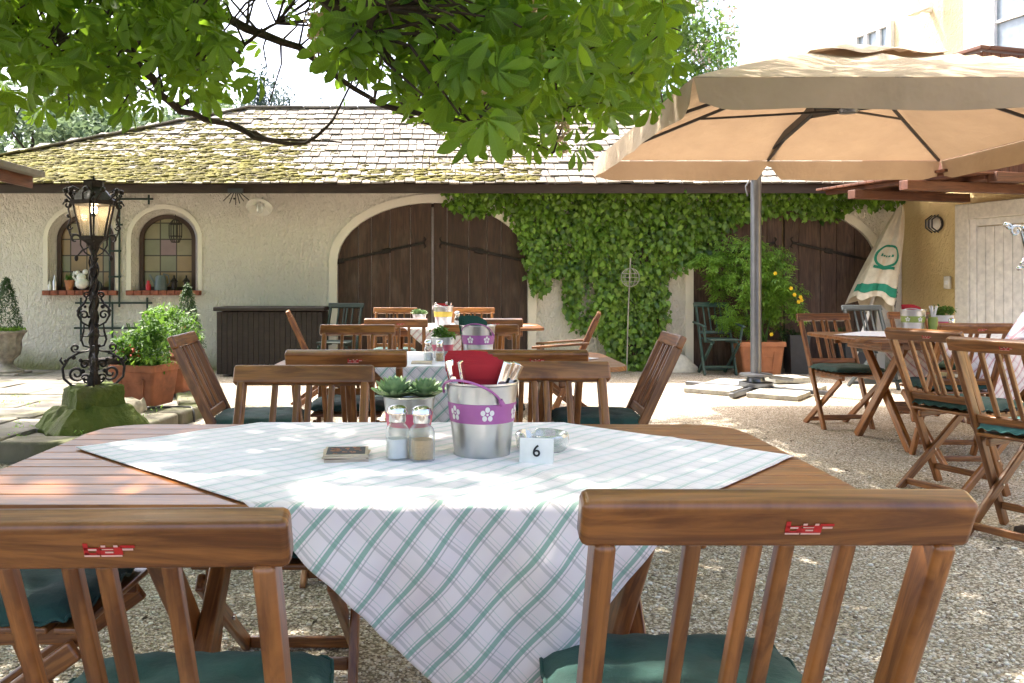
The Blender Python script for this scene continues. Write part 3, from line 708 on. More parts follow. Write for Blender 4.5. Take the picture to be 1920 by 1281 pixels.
# ============================================================ lamp post
lx = at(176, 800, 6.25).x; t = thing('lamp_post', 'ornate black wrought iron lamp post with lit lantern on a mossy stone base', 'lamp post', (lx, 6.25, ztr(6.25)), R(12))
def PX(px, py): return ((px-176)*6.25/F, H+(HY-py)*6.25/F-ztr(6.25))
def ns(p, a): return .03*math.sin(p[0]*63+a*3+p[1]*20)*math.sin(p[1]*71+p[2]*50)+.02*math.sin(p[0]*31+a)+.02*math.sin(p[1]*27+a*2)+.015*math.sin(p[2]*40+a)
def rough_box(mb, x, y, z0, z1, n=6, tap=.85, rad=None):
    rr = []
    for k, (zz, s_) in enumerate(((z0, 1), (z0+.25*(z1-z0), 1.0), (z0+.7*(z1-z0), (1+tap)/2), (z1-.02, tap), (z1, tap*.9))):
        ring = []
        for i in range(4*n):
            q = i//n; f = (i % n)/n; cs = [(-1,-1), (1,-1), (1,1), (-1,1)]; a, b = cs[q], cs[(q+1) % 4]
            p = Vector(((a[0]+(b[0]-a[0])*f)*x*s_, (a[1]+(b[1]-a[1])*f)*y*s_, zz)); p.x *= 1+ns(p, 1); p.y *= 1+ns(p, 2); p.z += ns(p, 3)*.4; ring.append(p)
        rr.append(ring)
    mb.rings(rr)
mb = MB(); rough_box(mb, .33, .32, -.06, .15, 9, tap=.66); rough_box(mb, .175, .175, .08, .295, 7, tap=.94); sb = obj('stone_base', mb, 'moss_stone', t, sharp=180, wn=False); sb.rotation_euler = (0, 0, R(28))
cr = sb.modifiers.new('sub', 'SUBSURF'); cr.levels = cr.render_levels = 3; cr.subdivision_type = 'SIMPLE'
tx = bpy.data.textures.new('rough', 'CLOUDS'); tx.noise_scale = .10; tx.noise_depth = 4; dm = sb.modifiers.new('rough', 'DISPLACE'); dm.texture = tx; dm.strength = .035; dm.mid_level = .5
zb = .285; mb = MB()
mb.lathe([(.045, zb), (.05, zb+.06), (.03, zb+.10), (.03, zb+.36), (.045, zb+.38), (.028, zb+.41), (.026, zb+.62), (.038, zb+.65), (.024, zb+.68), (.022, zb+.98), (.036, zb+1.01), (.045, zb+1.06)], n=14)
for k in range(3):
    mb.tube([(math.cos(q*2.6+k*2.1)*.032, math.sin(q*2.6+k*2.1)*.032, zb+.15+q*.145) for q in [i*.25 for i in range(23)]], .007, 5)
for k in range(26): a = U(0, 6.3); mb.ball((math.cos(a)*.036, math.sin(a)*.036, zb+U(.1, 1.0)), U(.007, .014), 6, 4)
obj('column', mb, 'iron', t)
def spiral(c, r0, turns, st, sgn, n=26, shrink=.25):
    P = []
    for i in range(n+1): f = i/n; a = st+sgn*turns*2*PI*f; r = r0*(1-(1-shrink)*f); P.append((c[0]+math.cos(a)*r, c[1]+math.sin(a)*r))
    return P
for k in range(4):
    mb = MB(); a = k*PI/2+R(10); dx, dy = math.cos(a), math.sin(a)
    T3 = lambda P, rr=.009: mb.tube([(dx*p[0], dy*p[0], zb+p[1]) for p in P], [rr*(.6+.4*math.sin(PI*i/(len(P)-1))) for i in range(len(P))], 6)
    T3([(.03, .27), (.10, .255), (.17, .215), (.21, .145), (.20, .07), (.15, .02), (.09, .0), (.03, .02)], .010)
    T3([(.02, .02), (.06, .04)]+spiral((.115, .105), .055, 1.4, -PI*.75, 1), .010)
    T3([(.20, .165), (.225, .205), (.215, .225)], .009); T3(spiral((.125, .29), .030, 1.15, -PI/2, 1), .009); T3([(.02, .27), (.125, .262)], .007)
    T3(spiral((.06, .17), .035, 1.2, PI, -1), .009); T3(spiral((.055, .07), .028, 1.1, 0, 1), .009)
    T3([(.02, .29), (.07, .305), (.085, .35), (.07, .41), (.066, .46)], .008); T3([(.02, .375), (.09, .375)], .009)
    T3([(.02, .44), (.08, .475), (.108, .53), (.10, .58), (.07, .61), (.05, .645), (.055, .66)], .009); T3(spiral((.068, .53), .034, 1.2, 0, 1), .008)
    T3(spiral((.05, .675), .024, 1.2, PI, -1), .007); T3([(.01, .655), (.05, .652)], .006)
    T3([(.02, .96), (.06, .985), (.09, 1.04)]+spiral((.125, 1.085), .036, 1.1, PI, -1)[:20], .008)
    T3([(.03, 1.03), (.08, 1.0), (.115, .955)], .007); mb.ball((dx*.118, dy*.118, zb+.945), .015, 8, 5, 1.6)
    T3([(.155, 1.10), (.175, 1.17), (.155, 1.23), (.17, 1.30), (.15, 1.38), (.10, 1.40)], .008); T3(spiral((.175, 1.33), .032, 1.2, 0, 1), .008); T3(spiral((.165, 1.17), .022, 1.2, PI, 1), .007)
    T3([(.115, 1.12), (.16, 1.12)], .006)
    for (r_, zz) in ((.19, .20), (.135, .22), (.075, .12), (.09, .20), (.105, .56), (.06, .59), (.17, 1.25), (.185, 1.36), (.13, 1.41)): mb.ball((dx*r_, dy*r_, zb+zz), U(.011, .018), 6, 4)
    obj('scrollwork', mb, 'iron', t)
# lantern
z0 = PX(0, 443)[1]; z1 = PX(0, 385)[1]; z2 = PX(0, 338)[1]
r0, r1 = .085, .135; hexp = lambda r, z, o=0: [(math.cos(PI/3*k+PI/6+o)*r, math.sin(PI/3*k+PI/6+o)*r, z) for k in range(6)]
lan = obj('lantern_frame', (lambda m_: (m_.rings([hexp(.03, z0-.09), hexp(.06, z0-.05), hexp(r0+.02, z0-.02), hexp(r0+.02, z0)]),
      m_.rings([hexp(r1+.03, z1+.0), hexp(r1+.035, z1+.03), hexp(.075, z1+.13), hexp(.075, z1+.17), hexp(.09, z1+.18), hexp(.04, z2-.03), hexp(.012, z2), hexp(.004, z2+.03)]),
      [m_.tube([a, b], .008, 6) for a, b in zip(hexp(r0+.01, z0), hexp(r1+.01, z1))], m_)[-1])(MB()), 'iron', t, sharp=30, wn=False)
for k in range(6):
    a, b = hexp(r0, z0), hexp(r1, z1); j = (k+1) % 6; mb = MB(); i = mb.add([a[k], a[j], b[j], b[k]]); mb.face((i, i+1, i+2, i+3)); obj('glass_pane', mb, 'lantern_glass', lan, False, False)
mb = MB(); mb.ball((0, 0, z0+.19), .026, 12, 8, 1.2); obj('bulb', mb, 'bulb', lan)
mb = MB(); mb.lathe([(.03, z0), (.03, z0+.10), (.02, z0+.16)], n=12, cap=True); obj('bulb_holder', mb, 'bone_white', lan)
mb = MB()
for k in range(10):
    a = 2*PI*k/10; mb.tube([(math.cos(a)*.15, math.sin(a)*.15, z1+.03), (math.cos(a+.1)*.19, math.sin(a+.1)*.19, z1+.07), (math.cos(a+.25)*.18, math.sin(a+.25)*.18, z1+.12), (math.cos(a+.35)*.14, math.sin(a+.35)*.14, z1+.10)], .008, 5)
    mb.ball((math.cos(a+.2)*.19, math.sin(a+.2)*.19, z1+.10), .02, 6, 4)
obj('crown_ornament', mb, 'iron', lan)

# ============================================================ pots, plants left
def rect_planter(name, lab, loc, w, d, h, m, rz=0, cat='planter'):
    t = thing(name, lab, cat, loc, rz)
    mb = MB()
    def rr(x, y, z, r=.03, n=3):
        o = []
        for q, (sx, sy) in enumerate(((1,1), (-1,1), (-1,-1), (1,-1))):
            for i in range(n+1): a = PI/2*(q+i/n); o.append((sx*(x-r)+math.cos(a)*r, sy*(y-r)+math.sin(a)*r, z))
        return o
    x, y = w/2, d/2
    mb.rings([rr(x*.78, y*.78, .0), rr(x*.80, y*.80, .02), rr(x*.93, y*.93, h-.07), rr(x*.93, y*.93, h-.065), rr(x, y, h-.06), rr(x, y, h-.01), rr(x*.98, y*.98, h), rr(x*.9, y*.9, h), rr(x*.88, y*.88, h-.05)], cap=False)
    for sx in (-1, 1): mb.bar((sx*x*.42, -y*.80-.006, .02), (sx*x*.50, -y*.91-.008, h-.12), .02, .012, (1,0,0), .003)
    for zz in (.05, h*.55): mb.bar((-x*.44, -y*(.80+.12*zz/h)-.006, zz), (x*.44, -y*(.80+.12*zz/h)-.006, zz), .02, .012, (0,0,1), .003)
    b = mb.add(rr(x*.78, y*.78, .001)); mb.face([b+i for i in range(16)][::-1]); obj('planter_box', mb, m, t, sharp=35)
    mb = MB(); b = mb.add(rr(x*.89, y*.89, h-.045)); mb.face([b+i for i in range(16)]); obj('soil', mb, 'soil', t, False, False); return t
p = at(268, 757, 7.55); t = rect_planter('rectangular_planter', 'terracotta planter with a leafy plant right of the lamp post', (p.x, 7.6, ztr(7.6)), .46, .44, .36, 'terracotta', R(-14))
foliage('foliage', 'herb', blob_points((0, 0, .56), (.25, .22, .27), 1500, 30, .35), .05, SIMPLE, t)
foliage('low_foliage', 'shrub', blob_points((0.02, -.04, .40), (.27, .2, .10), 500, 20, .4), .04, SIMPLE, t)
foliage('blossoms', 'red_flower', blob_points((-.02, -.08, .47), (.17, .14, .05), 60, 9, .3), .03, SIMPLE, t)
mb = MB()
for k in range(10): a = U(0, 6.3); mb.tube([(0, 0, .3), (math.cos(a)*.08, math.sin(a)*.08, .5), (math.cos(a)*.16, math.sin(a)*.14, .72)], .005, 5)
obj('stems', mb, 'herb', t)
p = at(318, 730, 8.5); t = rect_planter('rectangular_planter', 'terracotta planter with feathery evergreen behind the leafy planter', (p.x, 8.6, ztr(8.6)), .44, .42, .34, 'terracotta', R(-8))
foliage('foliage', 'herb', blob_points((-.1, 0, .62), (.34, .26, .25), 2200, 36, .35), .055, NARROW, t)
p = at(346, 700, 9.6); t = thing('cone_topiary', 'dark cone topiary with a small heart, in a pot beside the planters', 'topiary', (p.x, 9.7, ztr(9.7)))
mb = MB(); mb.lathe([(.12, 0), (.17, .30), (.19, .30), (.19, .36), (.16, .36)], n=20, cap=True); obj('pot', mb, 'terracotta', t)
P = []
for _ in range(2600): zz = U(0, 1); r_ = .19*(1-zz)**.8*U(.75, 1.05)+.01; a = U(0, 6.3); P.append((math.cos(a)*r_, math.sin(a)*r_, .38+zz*.72))
foliage('foliage', 'conifer', np.array(P), .035, NARROW, t)
mb = MB(); mb.prism([(0,-.035), (.035,.0), (.03,.028), (.012,.03), (0,.015), (-.012,.03), (-.03,.028), (-.035,0)], (0, -.16, .62), (1,0,0), (0,0,1), (0,.008,0)); obj('heart', mb, 'terracotta_pale', t)
# urn with cone topiary far left
p = at(12, 700, 10.6); t = thing('stone_urn', 'fluted grey stone urn planted with a cone topiary at the left edge', 'urn', (p.x, 10.6, ztr(10.6)))
mb = MB(); prof = [(.20, 0), (.20, .05), (.12, .08), (.075, .13), (.09, .18), (.15, .24), (.17, .32), (.165, .42), (.20, .50), (.235, .52), (.235, .54), (.2, .54)]
rr = []
for r_, zz in prof: rr.append([(math.cos(2*PI*k/48)*r_*(1+(.05*math.cos(12*2*PI*k/48) if .2 < zz < .51 else 0)), math.sin(2*PI*k/48)*r_*(1+(.05*math.cos(12*2*PI*k/48) if .2 < zz < .51 else 0)), zz) for k in range(48)])
mb.rings(rr, cap=True); obj('urn_bowl', mb, 'urn', t)
mb = MB(); mb.box((0, 0, .0), (.44, .44, .05), .01); obj('plinth', mb, 'urn', t)
P = []
for _ in range(2600): zz = U(0, 1); r_ = .18*(1-zz)**.75*U(.75, 1.05)+.01; a = U(0, 6.3); P.append((math.cos(a)*r_, math.sin(a)*r_, .58+zz*.62))
foliage('cone_foliage', 'conifer', np.array(P), .035, NARROW, t)
P = [(math.cos(a)*r_, math.sin(a)*r_, .55+U(0, .03)) for a, r_ in [(U(0, 6.3), U(.05, .22)) for _ in range(500)]]; foliage('ground_moss', 'shrub', np.array(P), .035, SIMPLE, t)
# stone blocks and pale post beside the lamp
t = thing('stone_block', 'pale stone block on the terrace right of the lamp base', 'stone', (at(232, 780, 6.9).x, 6.95, ztr(6.95)), R(-12)); mb = MB(); rough_box(mb, .13, .10, 0, .10, tap=.95); obj('block', mb, 'slab_stone', t, sharp=60, wn=False)
t = thing('drain_pipe_stub', 'short pale post standing behind the lamp base', 'post', (at(203, 750, 7.5).x, 7.55, ztr(7.5))); mb = MB(); mb.bar((0,0,0), (0,0,.34), .10, .09, (1,0,0), .012); obj('post', mb, 'slab_stone', t)
mb = MB(); mb.bar((-.22,0,.37), (.2,0,.40), .16, .06, (0,1,0), .02); obj('bark_cap', mb, 'bark', t)
t = thing('garden_hose', 'thin black hose lying on the terrace edge by the planters', 'hose', (at(330, 770, 7.2).x, 7.25, ztr(7.25)))
mb = MB(); mb.tube([(-.45,.05,.01), (-.25,-.02,.012), (0,.02,.012), (.12,-.02,.015), (.16,-.08,-.02), (.17,-.1,-.1)], .010, 8); obj('hose', mb, 'dark_metal', t)
# ============================================================ folding chair
LOGO_RED = [(290,310,400,600),(300,420,620,480),(560,440,660,600),(300,545,620,600),(660,415,960,440),(660,480,760,600),(760,470,950,505),(760,555,960,600),(960,400,1150,600),(1100,365,1430,430),(640,400,660,600)]
LOGO_PALE = [(395,440,585,482),(690,352,790,400),(968,352,1062,400),(700,442,955,464),(765,508,945,545),(290,592,630,632),(665,592,1130,632),(1155,432,1390,480)]
def chair(name, lab, cat, wood, cushion, arms=False, logo=True, loc=(0,0,0), rz=0, group=None, fold=0.0):
    t = thing(name, lab, cat, loc, rz, group); HT = .902; RUN = .41
    PY = lambda z: RUN*(HT-z)/HT
    ld = Vector((0, RUN, -HT)).normalized(); nd = Vector((0, HT, RUN)).normalized()   # down along post, forward normal
    mb = MB(); c0 = Vector((0, PY(.884), .884)); mb.bar(c0-Vector((.230,0,0)), c0+Vector((.230,0,0)), .064, .036, ld, .009, 3)
    rail = obj('top_rail', mb, wood, t)
    if logo:
        k = .056/1140; back = -nd*.0185; fp = c0+back+Vector((.035, 0, 0))+ld*0.0
        for nm, rects, mm, off in (('logo', LOGO_RED, 'red_logo', .0006), ('logo_highlight', LOGO_PALE, 'pale_logo', .0012)):
            mb = MB()
            for (a, b_, c_, d_) in rects:
                q = [fp-nd*off+Vector(((x-860)*k, 0, 0))+ld*((y-475)*k*1.15) for x, y in ((a, d_), (c_, d_), (c_, b_), (a, b_))]
                i = mb.add(q); mb.face((i, i+1, i+2, i+3))
            lo = obj(nm, mb, mm, rail, False, False)
    for s in (-1, 1):
        mb = MB(); mb.bar((s*.2, PY(.86), .86), (s*.2, PY(0), 0), .026, .048, (1,0,0), .007, 3); obj('post', mb, wood, t)
    for x in (-.092, -.019, .019, .092) if not arms else (-.11, -.04, .04, .11):
        mb = MB(); mb.bar((x, PY(.855), .855), (x, PY(.55), .55), .019, .022, (1,0,0), .005, 2); obj('back_slat', mb, wood, t)
    mb = MB(); mb.bar((-.186, PY(.53), .53), (.186, PY(.53), .53), .042, .024, ld, .006); obj('back_crossbar', mb, wood, t)
    for s in (-1, 1):
        mb = MB(); mb.bar((s*.17, .60, .415), (s*.17, .03, 0), .024, .046, (1,0,0), .007, 3); obj('inner_leg', mb, wood, t)
        mb = MB(); mb.bar((s*.145, .17, .425), (s*.145, .60, .435), .024, .040, (1,0,0), .006); obj('seat_rail', mb, wood, t)
    for a, b in (((-.158, .085, .045), (.158, .085, .045)), ((-.186, PY(.10), .10), (.186, PY(.10), .10))):
        mb = MB(); mb.bar(a, b, .035, .02, (0,0,1), .005); obj('stretcher', mb, wood, t)
    mb = MB()
    for i in range(7): y = .185+.067*i; mb.bar((-.19, y, .457), (.19, y, .457), .055, .016, (0,1,0), .005)
    obj('seat', mb, wood, t)
    for s in (-1, 1): mb = MB(); mb.tube([(s*.15, .315, .21), (s*.219, .315, .21)], .006, 8); obj('pivot_bolt', mb, 'silver', t)
    if cushion:
        mb = MB(); wv = U(0, 6)
        def cf(u, v, top):
            a, b = u*2-1, v*2-1; e = (max(0, 1-abs(a)**5)*max(0, 1-abs(b)**5))**.45
            r = 1-.055*(abs(a*b))**3
            tuft = sum(math.exp(-((a-ta)**2+(b-tb_)**2)*55) for ta in (-.42, .42) for tb_ in (-.42, .42))
            z = (.034*e-(.016*tuft if top else 0)+(.004*math.sin(a*6+wv)*math.sin(b*5+wv)*e)) if top else -.016*e
            edge = .006*math.sin(a*22+b*19)*(1-e)
            return (a*.222*r, .385+b*.222*r, .487+z+edge)
        mb.grid(lambda u, v: cf(u, v, True), 22, 22); mb.grid(lambda u, v: cf(1-u, v, False), 10, 10)
        cu = obj('seat_cushion', mb, cushion, t, sharp=180, wn=False)
        mb = MB()
        P = [cf(i/40*1.0, 0, True) for i in range(41)]; mb.tube([(x, y-.002, z-.001) for x, y, z in P], .004, 6); P = [cf(i/40, 1, True) for i in range(41)]; mb.tube(P, .004, 6)
        for uu in (0, 1): P = [cf(uu, i/40, True) for i in range(41)]; mb.tube(P, .004, 6)
        obj('piping', mb, cushion, cu)
    if arms:
        for s in (-1, 1):
            mb = MB(); mb.bar((s*.245, .08, .66), (s*.245, .56, .62), .045, .022, (1,0,0), .008); ar = obj('armrest', mb, wood, t)
            mb = MB(); mb.bar((s*.245, .50, .62), (s*.215, .50, .42), .024, .035, (1,0,0), .006); obj('arm_support', mb, wood, ar)
    return t
GRP = 'wooden folding chairs around the tables'
c0 = chair('folding_chair', 'folding chair in the right foreground, its plain top rail carrying a red logo', 'chair', 'wood', 'cushion', loc=(.385, 1.0, 0), rz=0, group=GRP)
cf_ = chair('folding_chair', 'folding chair with a lit-toned teal cushion nearest the right edge, beside the draped pink towel', 'chair', 'wood', 'cushion_lit', loc=(2.42, 3.75, 0), rz=R(-62), group=GRP)
chairs = [
 (-.405, .94, R(1.5), 'folding chair cut off at the left foreground, its top rail with wavy grain'),
 (-.47, 2.80, PI, 'folding chair facing the camera across the foreground table, left of the succulents'),
 (.30, 2.80, PI, 'folding chair facing the camera across the foreground table, behind the purple-banded bucket'),
 (-.385, 3.22, 0, 'folding chair at the left front of the middle table, seen from behind'),
 (.30, 3.22, R(-1), 'folding chair seen from behind at the right front of the middle table'),
 (-1.34, 4.30, R(-86), 'folding chair at the left end of the middle table, its back leaning left'),
 (1.14, 4.32, R(87), 'folding chair at the right end of the middle table, its back leaning right'),
 (-.55, 5.2, PI, 'folding chair facing the camera at the left rear of the middle table'),
 (.20, 5.2, PI, 'folding chair at the right rear of the middle table, behind the green napkins'),
 (-.375, 6.15, 0, 'folding chair seen from behind at the left front of the farthest table'),
 (.31, 6.15, 0, 'folding chair seen from behind at the right front of the farthest table'),
 (-.55, 8.95, PI, 'folding chair at the far left side of the farthest table, before the brown gate'),
 (.26, 8.95, PI, 'folding chair at the far right side of the farthest table, before the brown gate'),
 (-1.50, 8.0, R(-80), 'folding chair at the left end of the farthest table, in front of the storage chest'),
 (2.60, 4.68, R(-66), 'folding chair at the near left corner of the right table, turned away to the right'),
 (3.33, 5.38, R(-3), 'folding chair with its back to the camera at the near side of the right table'),
 (3.16, 7.2, R(184), 'folding chair facing the camera at the far left corner of the right table'),
 (4.12, 7.55, R(178), 'folding chair at the far side of the right table, mostly hidden behind its bucket'),
 (-1.36, 1.95, R(-92), 'folding chair at the left end of the foreground table, only its green cushion in view'),
]
for i_, (x, y, rz, lab) in enumerate(chairs): dup(c0, (x, y, {1: -.024, 2: -.012}.get(i_, -.007)), rz, lab)
chair('garden_armchair', 'brown garden armchair at the right end of the farthest table, in front of the ivy', 'armchair', 'wood', 'cushion_lit', True, False, (1.30, 7.35, 0), R(80))
chair('garden_armchair', 'weathered green armchair by the wall left of the yellow-flowering shrub', 'armchair', 'green_paint', None, True, False, at(1337, 700, 11.0)*1.0 and (at(1337, 700, 11.1).x, 11.2, 0), R(180))
chair('folding_chair', 'dark green folding chair behind the farthest table beside the storage chest', 'chair', 'dark_green_paint', None, False, False, (at(648, 700, 10.6).x, 10.7, 0), R(170))
chair('folding_chair', 'blue grey chair in front of the leaning parasol', 'chair', 'grey_paint', None, False, False, (at(1615, 700, 9.7).x, 9.7, 0), R(182))

# ============================================================ tables
def table(lab, x0, x1, y0, y1, zt, group='wooden garden tables'):
    w, d = x1-x0, y1-y0; t = thing('garden_table', lab, 'table', ((x0+x1)/2, (y0+y1)/2, 0), 0, group); n = 11; bw = d/n; rc = .13
    mb = MB()
    for i in range(n):
        ya = -d/2+bw*i+.002; yb = ya+bw-.004; yc = max(abs(ya), abs(yb)); ex = max(0, yc-(d/2-rc)); cut = rc-math.sqrt(max(0, rc*rc-ex*ex))
        yc2 = min(abs(ya), abs(yb)); ex2 = max(0, yc2-(d/2-rc)); cut2 = rc-math.sqrt(max(0, rc*rc-ex2*ex2)); 
        ca, cb = (cut, cut2) if abs(ya) > abs(yb) else (cut2, cut)
        if i in (0, n-1):
            m_ = 6; out = []
            for q in range(m_+1):
                yy = ya+(yb-ya)*q/m_; e_ = max(0, abs(yy)-(d/2-rc)); out.append((w/2-(rc-math.sqrt(max(0, rc*rc-e_*e_))), yy))
            poly = [(-x, y) for x, y in out]+out[::-1]
            poly = poly[::-1]
        else: poly = [(-w/2+ca, ya), (w/2-ca, ya), (w/2-cb, yb), (-w/2+cb, yb)]
        ox, oy = sum(p[0] for p in poly)/len(poly), sum(p[1] for p in poly)/len(poly); ar = sum(poly[k-1][0]*poly[k][1]-poly[k][0]*poly[k-1][1] for k in range(len(poly)))
        if ar < 0: poly = poly[::-1]
        ou, ov = U(0, 9), U(0, 9)
        def ring(z, ins): return [(p[0]-math.copysign(min(ins, abs(p[0])), p[0]), p[1]+(oy-p[1])*(ins/(bw/2)), z) for p in poly]
        rs = [ring(zt-.024, .002), ring(zt-.022, 0), ring(zt-.003, 0), ring(zt-.0006, .0014), ring(zt, .0045)]
        bs = [mb.add(r_) for r_ in rs]; k_ = len(poly)
        for a, b in zip(bs, bs[1:]):
            for q in range(k_): r2 = (q+1) % k_; idx = (a+q, a+r2, b+r2, b+q); mb.face(idx, [(mb.v[z_][0]+ou, mb.v[z_][1]+ov+mb.v[z_][2]) for z_ in idx])
        for bq, fl in ((bs[-1], 0), (bs[0], 1)):
            idx = [bq+q for q in range(k_)]; idx = idx[::-1] if fl else idx; mb.face(idx, [(mb.v[z_][0]+ou, mb.v[z_][1]+ov) for z_ in idx])
    obj('table_top', mb, 'table_wood', t, sharp=25)
    mb = MB(); zz = zt-.024-.03
    for s in (-1, 1):
        mb.bar((-w/2+.2, s*(d/2-.12), zz), (w/2-.2, s*(d/2-.12), zz), .055, .024, (0,0,1), .005)
    for x in (-w*.36, 0, w*.36): mb.bar((x, -d/2+.135, zz+.004), (x, d/2-.135, zz+.004), .045, .03, (0,0,1), .005)
    obj('apron', mb, 'wood', t)
    for sx in (-1, 1):
        x = sx*w*.28
        for s in (-1, 1):
            mb = MB(); mb.bar((x+s*.021, s*d*.36, zt-.05), (x+s*.021, -s*d*.36, 0), .04, .068, (1,0,0), .008, 3); obj('leg', mb, 'wood', t)
        mb = MB(); mb.bar((x+sx*.064, -d*.40, zt-.075), (x+sx*.064, d*.40, zt-.075), .07, .04, (0,0,1), .008); obj('leg_brace', mb, 'wood', t)
    if group is None or zt > .77: mb = MB(); mb.bar((-w*.28+.045, 0, .27), (w*.28-.045, 0, .27), .07, .03, (0,0,1), .006); obj('stretcher', mb, 'wood', t)
    return t
TA = (-.966, .803, 1.542, 2.433, .76); TB = (-.86, .88, 4.08, 4.98, .76); TC = (-.86, .88, 7.65, 8.55, .76); TD = (2.76, 4.55, 5.72, 6.66, .785)
table('large brown slatted table in the foreground with the table number card', *TA)
table('middle slatted table with the green napkins', *TB)
table('farthest slatted table in front of the brown gate, with the yellow-banded bucket', *TC)
table('slatted table on the right beneath the beige umbrella', *TD)

def cloth(name, lab, Tt, Lc, Fc, Rc, Bc, m, seed, n=110):
    x0, x1, y0, y1, zt = Tt; rnd = random.Random(seed); ph = [rnd.uniform(0, 6) for _ in range(8)]
    cx, cy = (x0+x1)/2, (y0+y1)/2; Lc, Fc, Rc, Bc = (Vector((*p, 0)) for p in (Lc, Fc, Rc, Bc))
    su = (Fc-Lc).length; sv_ = (Bc-Lc).length
    def fn(u, v):
        p = Lc*(1-u)*(1-v)+Fc*u*(1-v)+Bc*(1-u)*v+Rc*u*v; x, y = p.x, p.y
        wr = .0018*math.exp(-((u-.5)*70)**2)+.0018*math.exp(-((v-.5)*70)**2)+.0015*math.exp(-((u-.75)*80)**2)+.0022*math.sin(x*9+ph[0]+y*4)*math.sin(y*11+ph[1])+.0012*math.sin(x*31+y*17+ph[2])
        z = zt+.0035+max(0, wr); r = .012
        for yo, s in ((y0, -1), (y1, 1)):
            ov = (yo-y) if s < 0 else (y-yo)
            if ov > -.004:
                ov += .004; a = min(ov/r, PI/2)
                out = r*math.sin(a); dn = r*(1-math.cos(a))+max(0, ov-r*PI/2)
                wv = min(1, dn/.10)*(.017*math.sin(x*14+ph[3]+dn*7)+.009*math.sin(x*31+ph[4]-dn*11)+.016*math.sin(x*6+ph[5]+dn*9)+.004*math.sin(x*60+dn*40))
                y = yo+s*(out-.004+.003+max(-.004, wv*.9+.008*min(1, dn/.1))); z = zt+.0035-dn
                x += (.012*math.sin(dn*9+ph[6])+.006*math.sin(dn*21+x*9))*min(1, dn/.15)
        return (x-cx, y-cy, z)
    mb = MB(); mb.grid(fn, n, n, lambda u, v: (u*su, v*sv_))
    o = obj(name, mb, m, sharp=180, wn=False); o.location = (cx, cy, 0)
    sm = o.modifiers.new('thickness', 'SOLIDIFY'); sm.thickness = .0012; sm.offset = 1
    return tag(o, lab, 'tablecloth')
cloth('tablecloth', 'green and white checked tablecloth laid diagonally over the foreground table', TA, (-.90, 2.06), (.07, 1.12), (.797, 1.963), (-.10, 2.86), 'cloth', 3, 150)
cloth('tablecloth', 'pale checked tablecloth hanging over the front of the middle table', TB, (-.83, 4.55), (.02, 3.68), (.80, 4.53), (-.03, 5.40), 'cloth', 5, 90)
cloth('tablecloth', 'pale checked tablecloth on the farthest table, before the brown gate', TC, (-.82, 8.1), (.02, 7.22), (.84, 8.08), (.0, 8.95), 'cloth_red', 8, 70)
cloth('tablecloth', 'checked tablecloth hanging down at the front of the right table', TD, (2.80, 6.2), (3.7, 5.2), (4.5, 6.2), (3.65, 7.1), 'cloth_red', 9, 80)

# ============================================================ tableware
def bucket(lab, loc, band_m, s=1.0, flowers=True, handle='purple', rz=0):
    t = thing('metal_bucket', lab, 'bucket', loc, rz); rb, rt, h = .068*s, .088*s, .176*s
    RR = lambda z: rb+(rt-rb)*(z/h)
    mb = MB(); mb.lathe([(.001, .004), (rb-.004, .004), (rb, 0), (rb+.0015, .004)]+[(RR(z_), z_) for z_ in (.01, h*.46, h*.47, h*.48, h*.74, h*.75, h-.004)]+[(rt+.003, h-.001), (rt+.003, h+.003), (rt-.001, h+.003), (rt-.003, h-.01), (rb-.003, .01), (.001, .008)], n=48); obj('bucket_body', mb, 'zinc', t, sharp=40)
    mb = MB(); mb.lathe([(RR(h*.475)+.0002, h*.475), (RR(h*.48)+.0012, h*.48), (RR(h*.735)+.0012, h*.735), (RR(h*.74)+.0002, h*.74)], n=48); bd = obj('painted_band', mb, band_m, t)
    if flowers:
        zc = h*.61
        for k in range(6):
            mb = MB()
            th = -PI/2+PI/3*k+.12
            def P(a, b): r_ = RR(zc+b)+.0022; return (math.cos(th+a/r_)*r_, math.sin(th+a/r_)*r_, zc+b)
            for q in range(5):
                an = PI/2+q*2*PI/5; ca, cb = math.cos(an)*.0115*s, math.sin(an)*.0115*s
                i = mb.add([P(ca+math.cos(w_)*.0058*s, cb+math.sin(w_)*.0068*s) for w_ in [2*PI*j/10 for j in range(10)]]); mb.face([i+j for j in range(10)])
            i = mb.add([P(math.cos(w_)*.003*s, math.sin(w_)*.003*s) for w_ in [2*PI*j/8 for j in range(8)]]); mb.face([i+j for j in range(8)])
            obj('painted_flower', mb, 'white_paint', bd, False, False)
    mb = MB(); P = []
    for i in range(21):
        f = i/20; th = -PI*.98+PI*.62*f; r_ = rt+.005+.012*math.sin(PI*f); P.append((math.cos(th)*r_, math.sin(th)*r_, h*(.86-.05*f)+.042*s*math.sin(PI*f)**.8))
    mb.tube(P, .0030*s, 8); e_ = Vector(P[-1]); mb.tube([e_, e_+Vector((.006, .004, -.012))*s], [.006*s, .007*s], 8)
    obj('bail_handle', mb, handle, t); return t
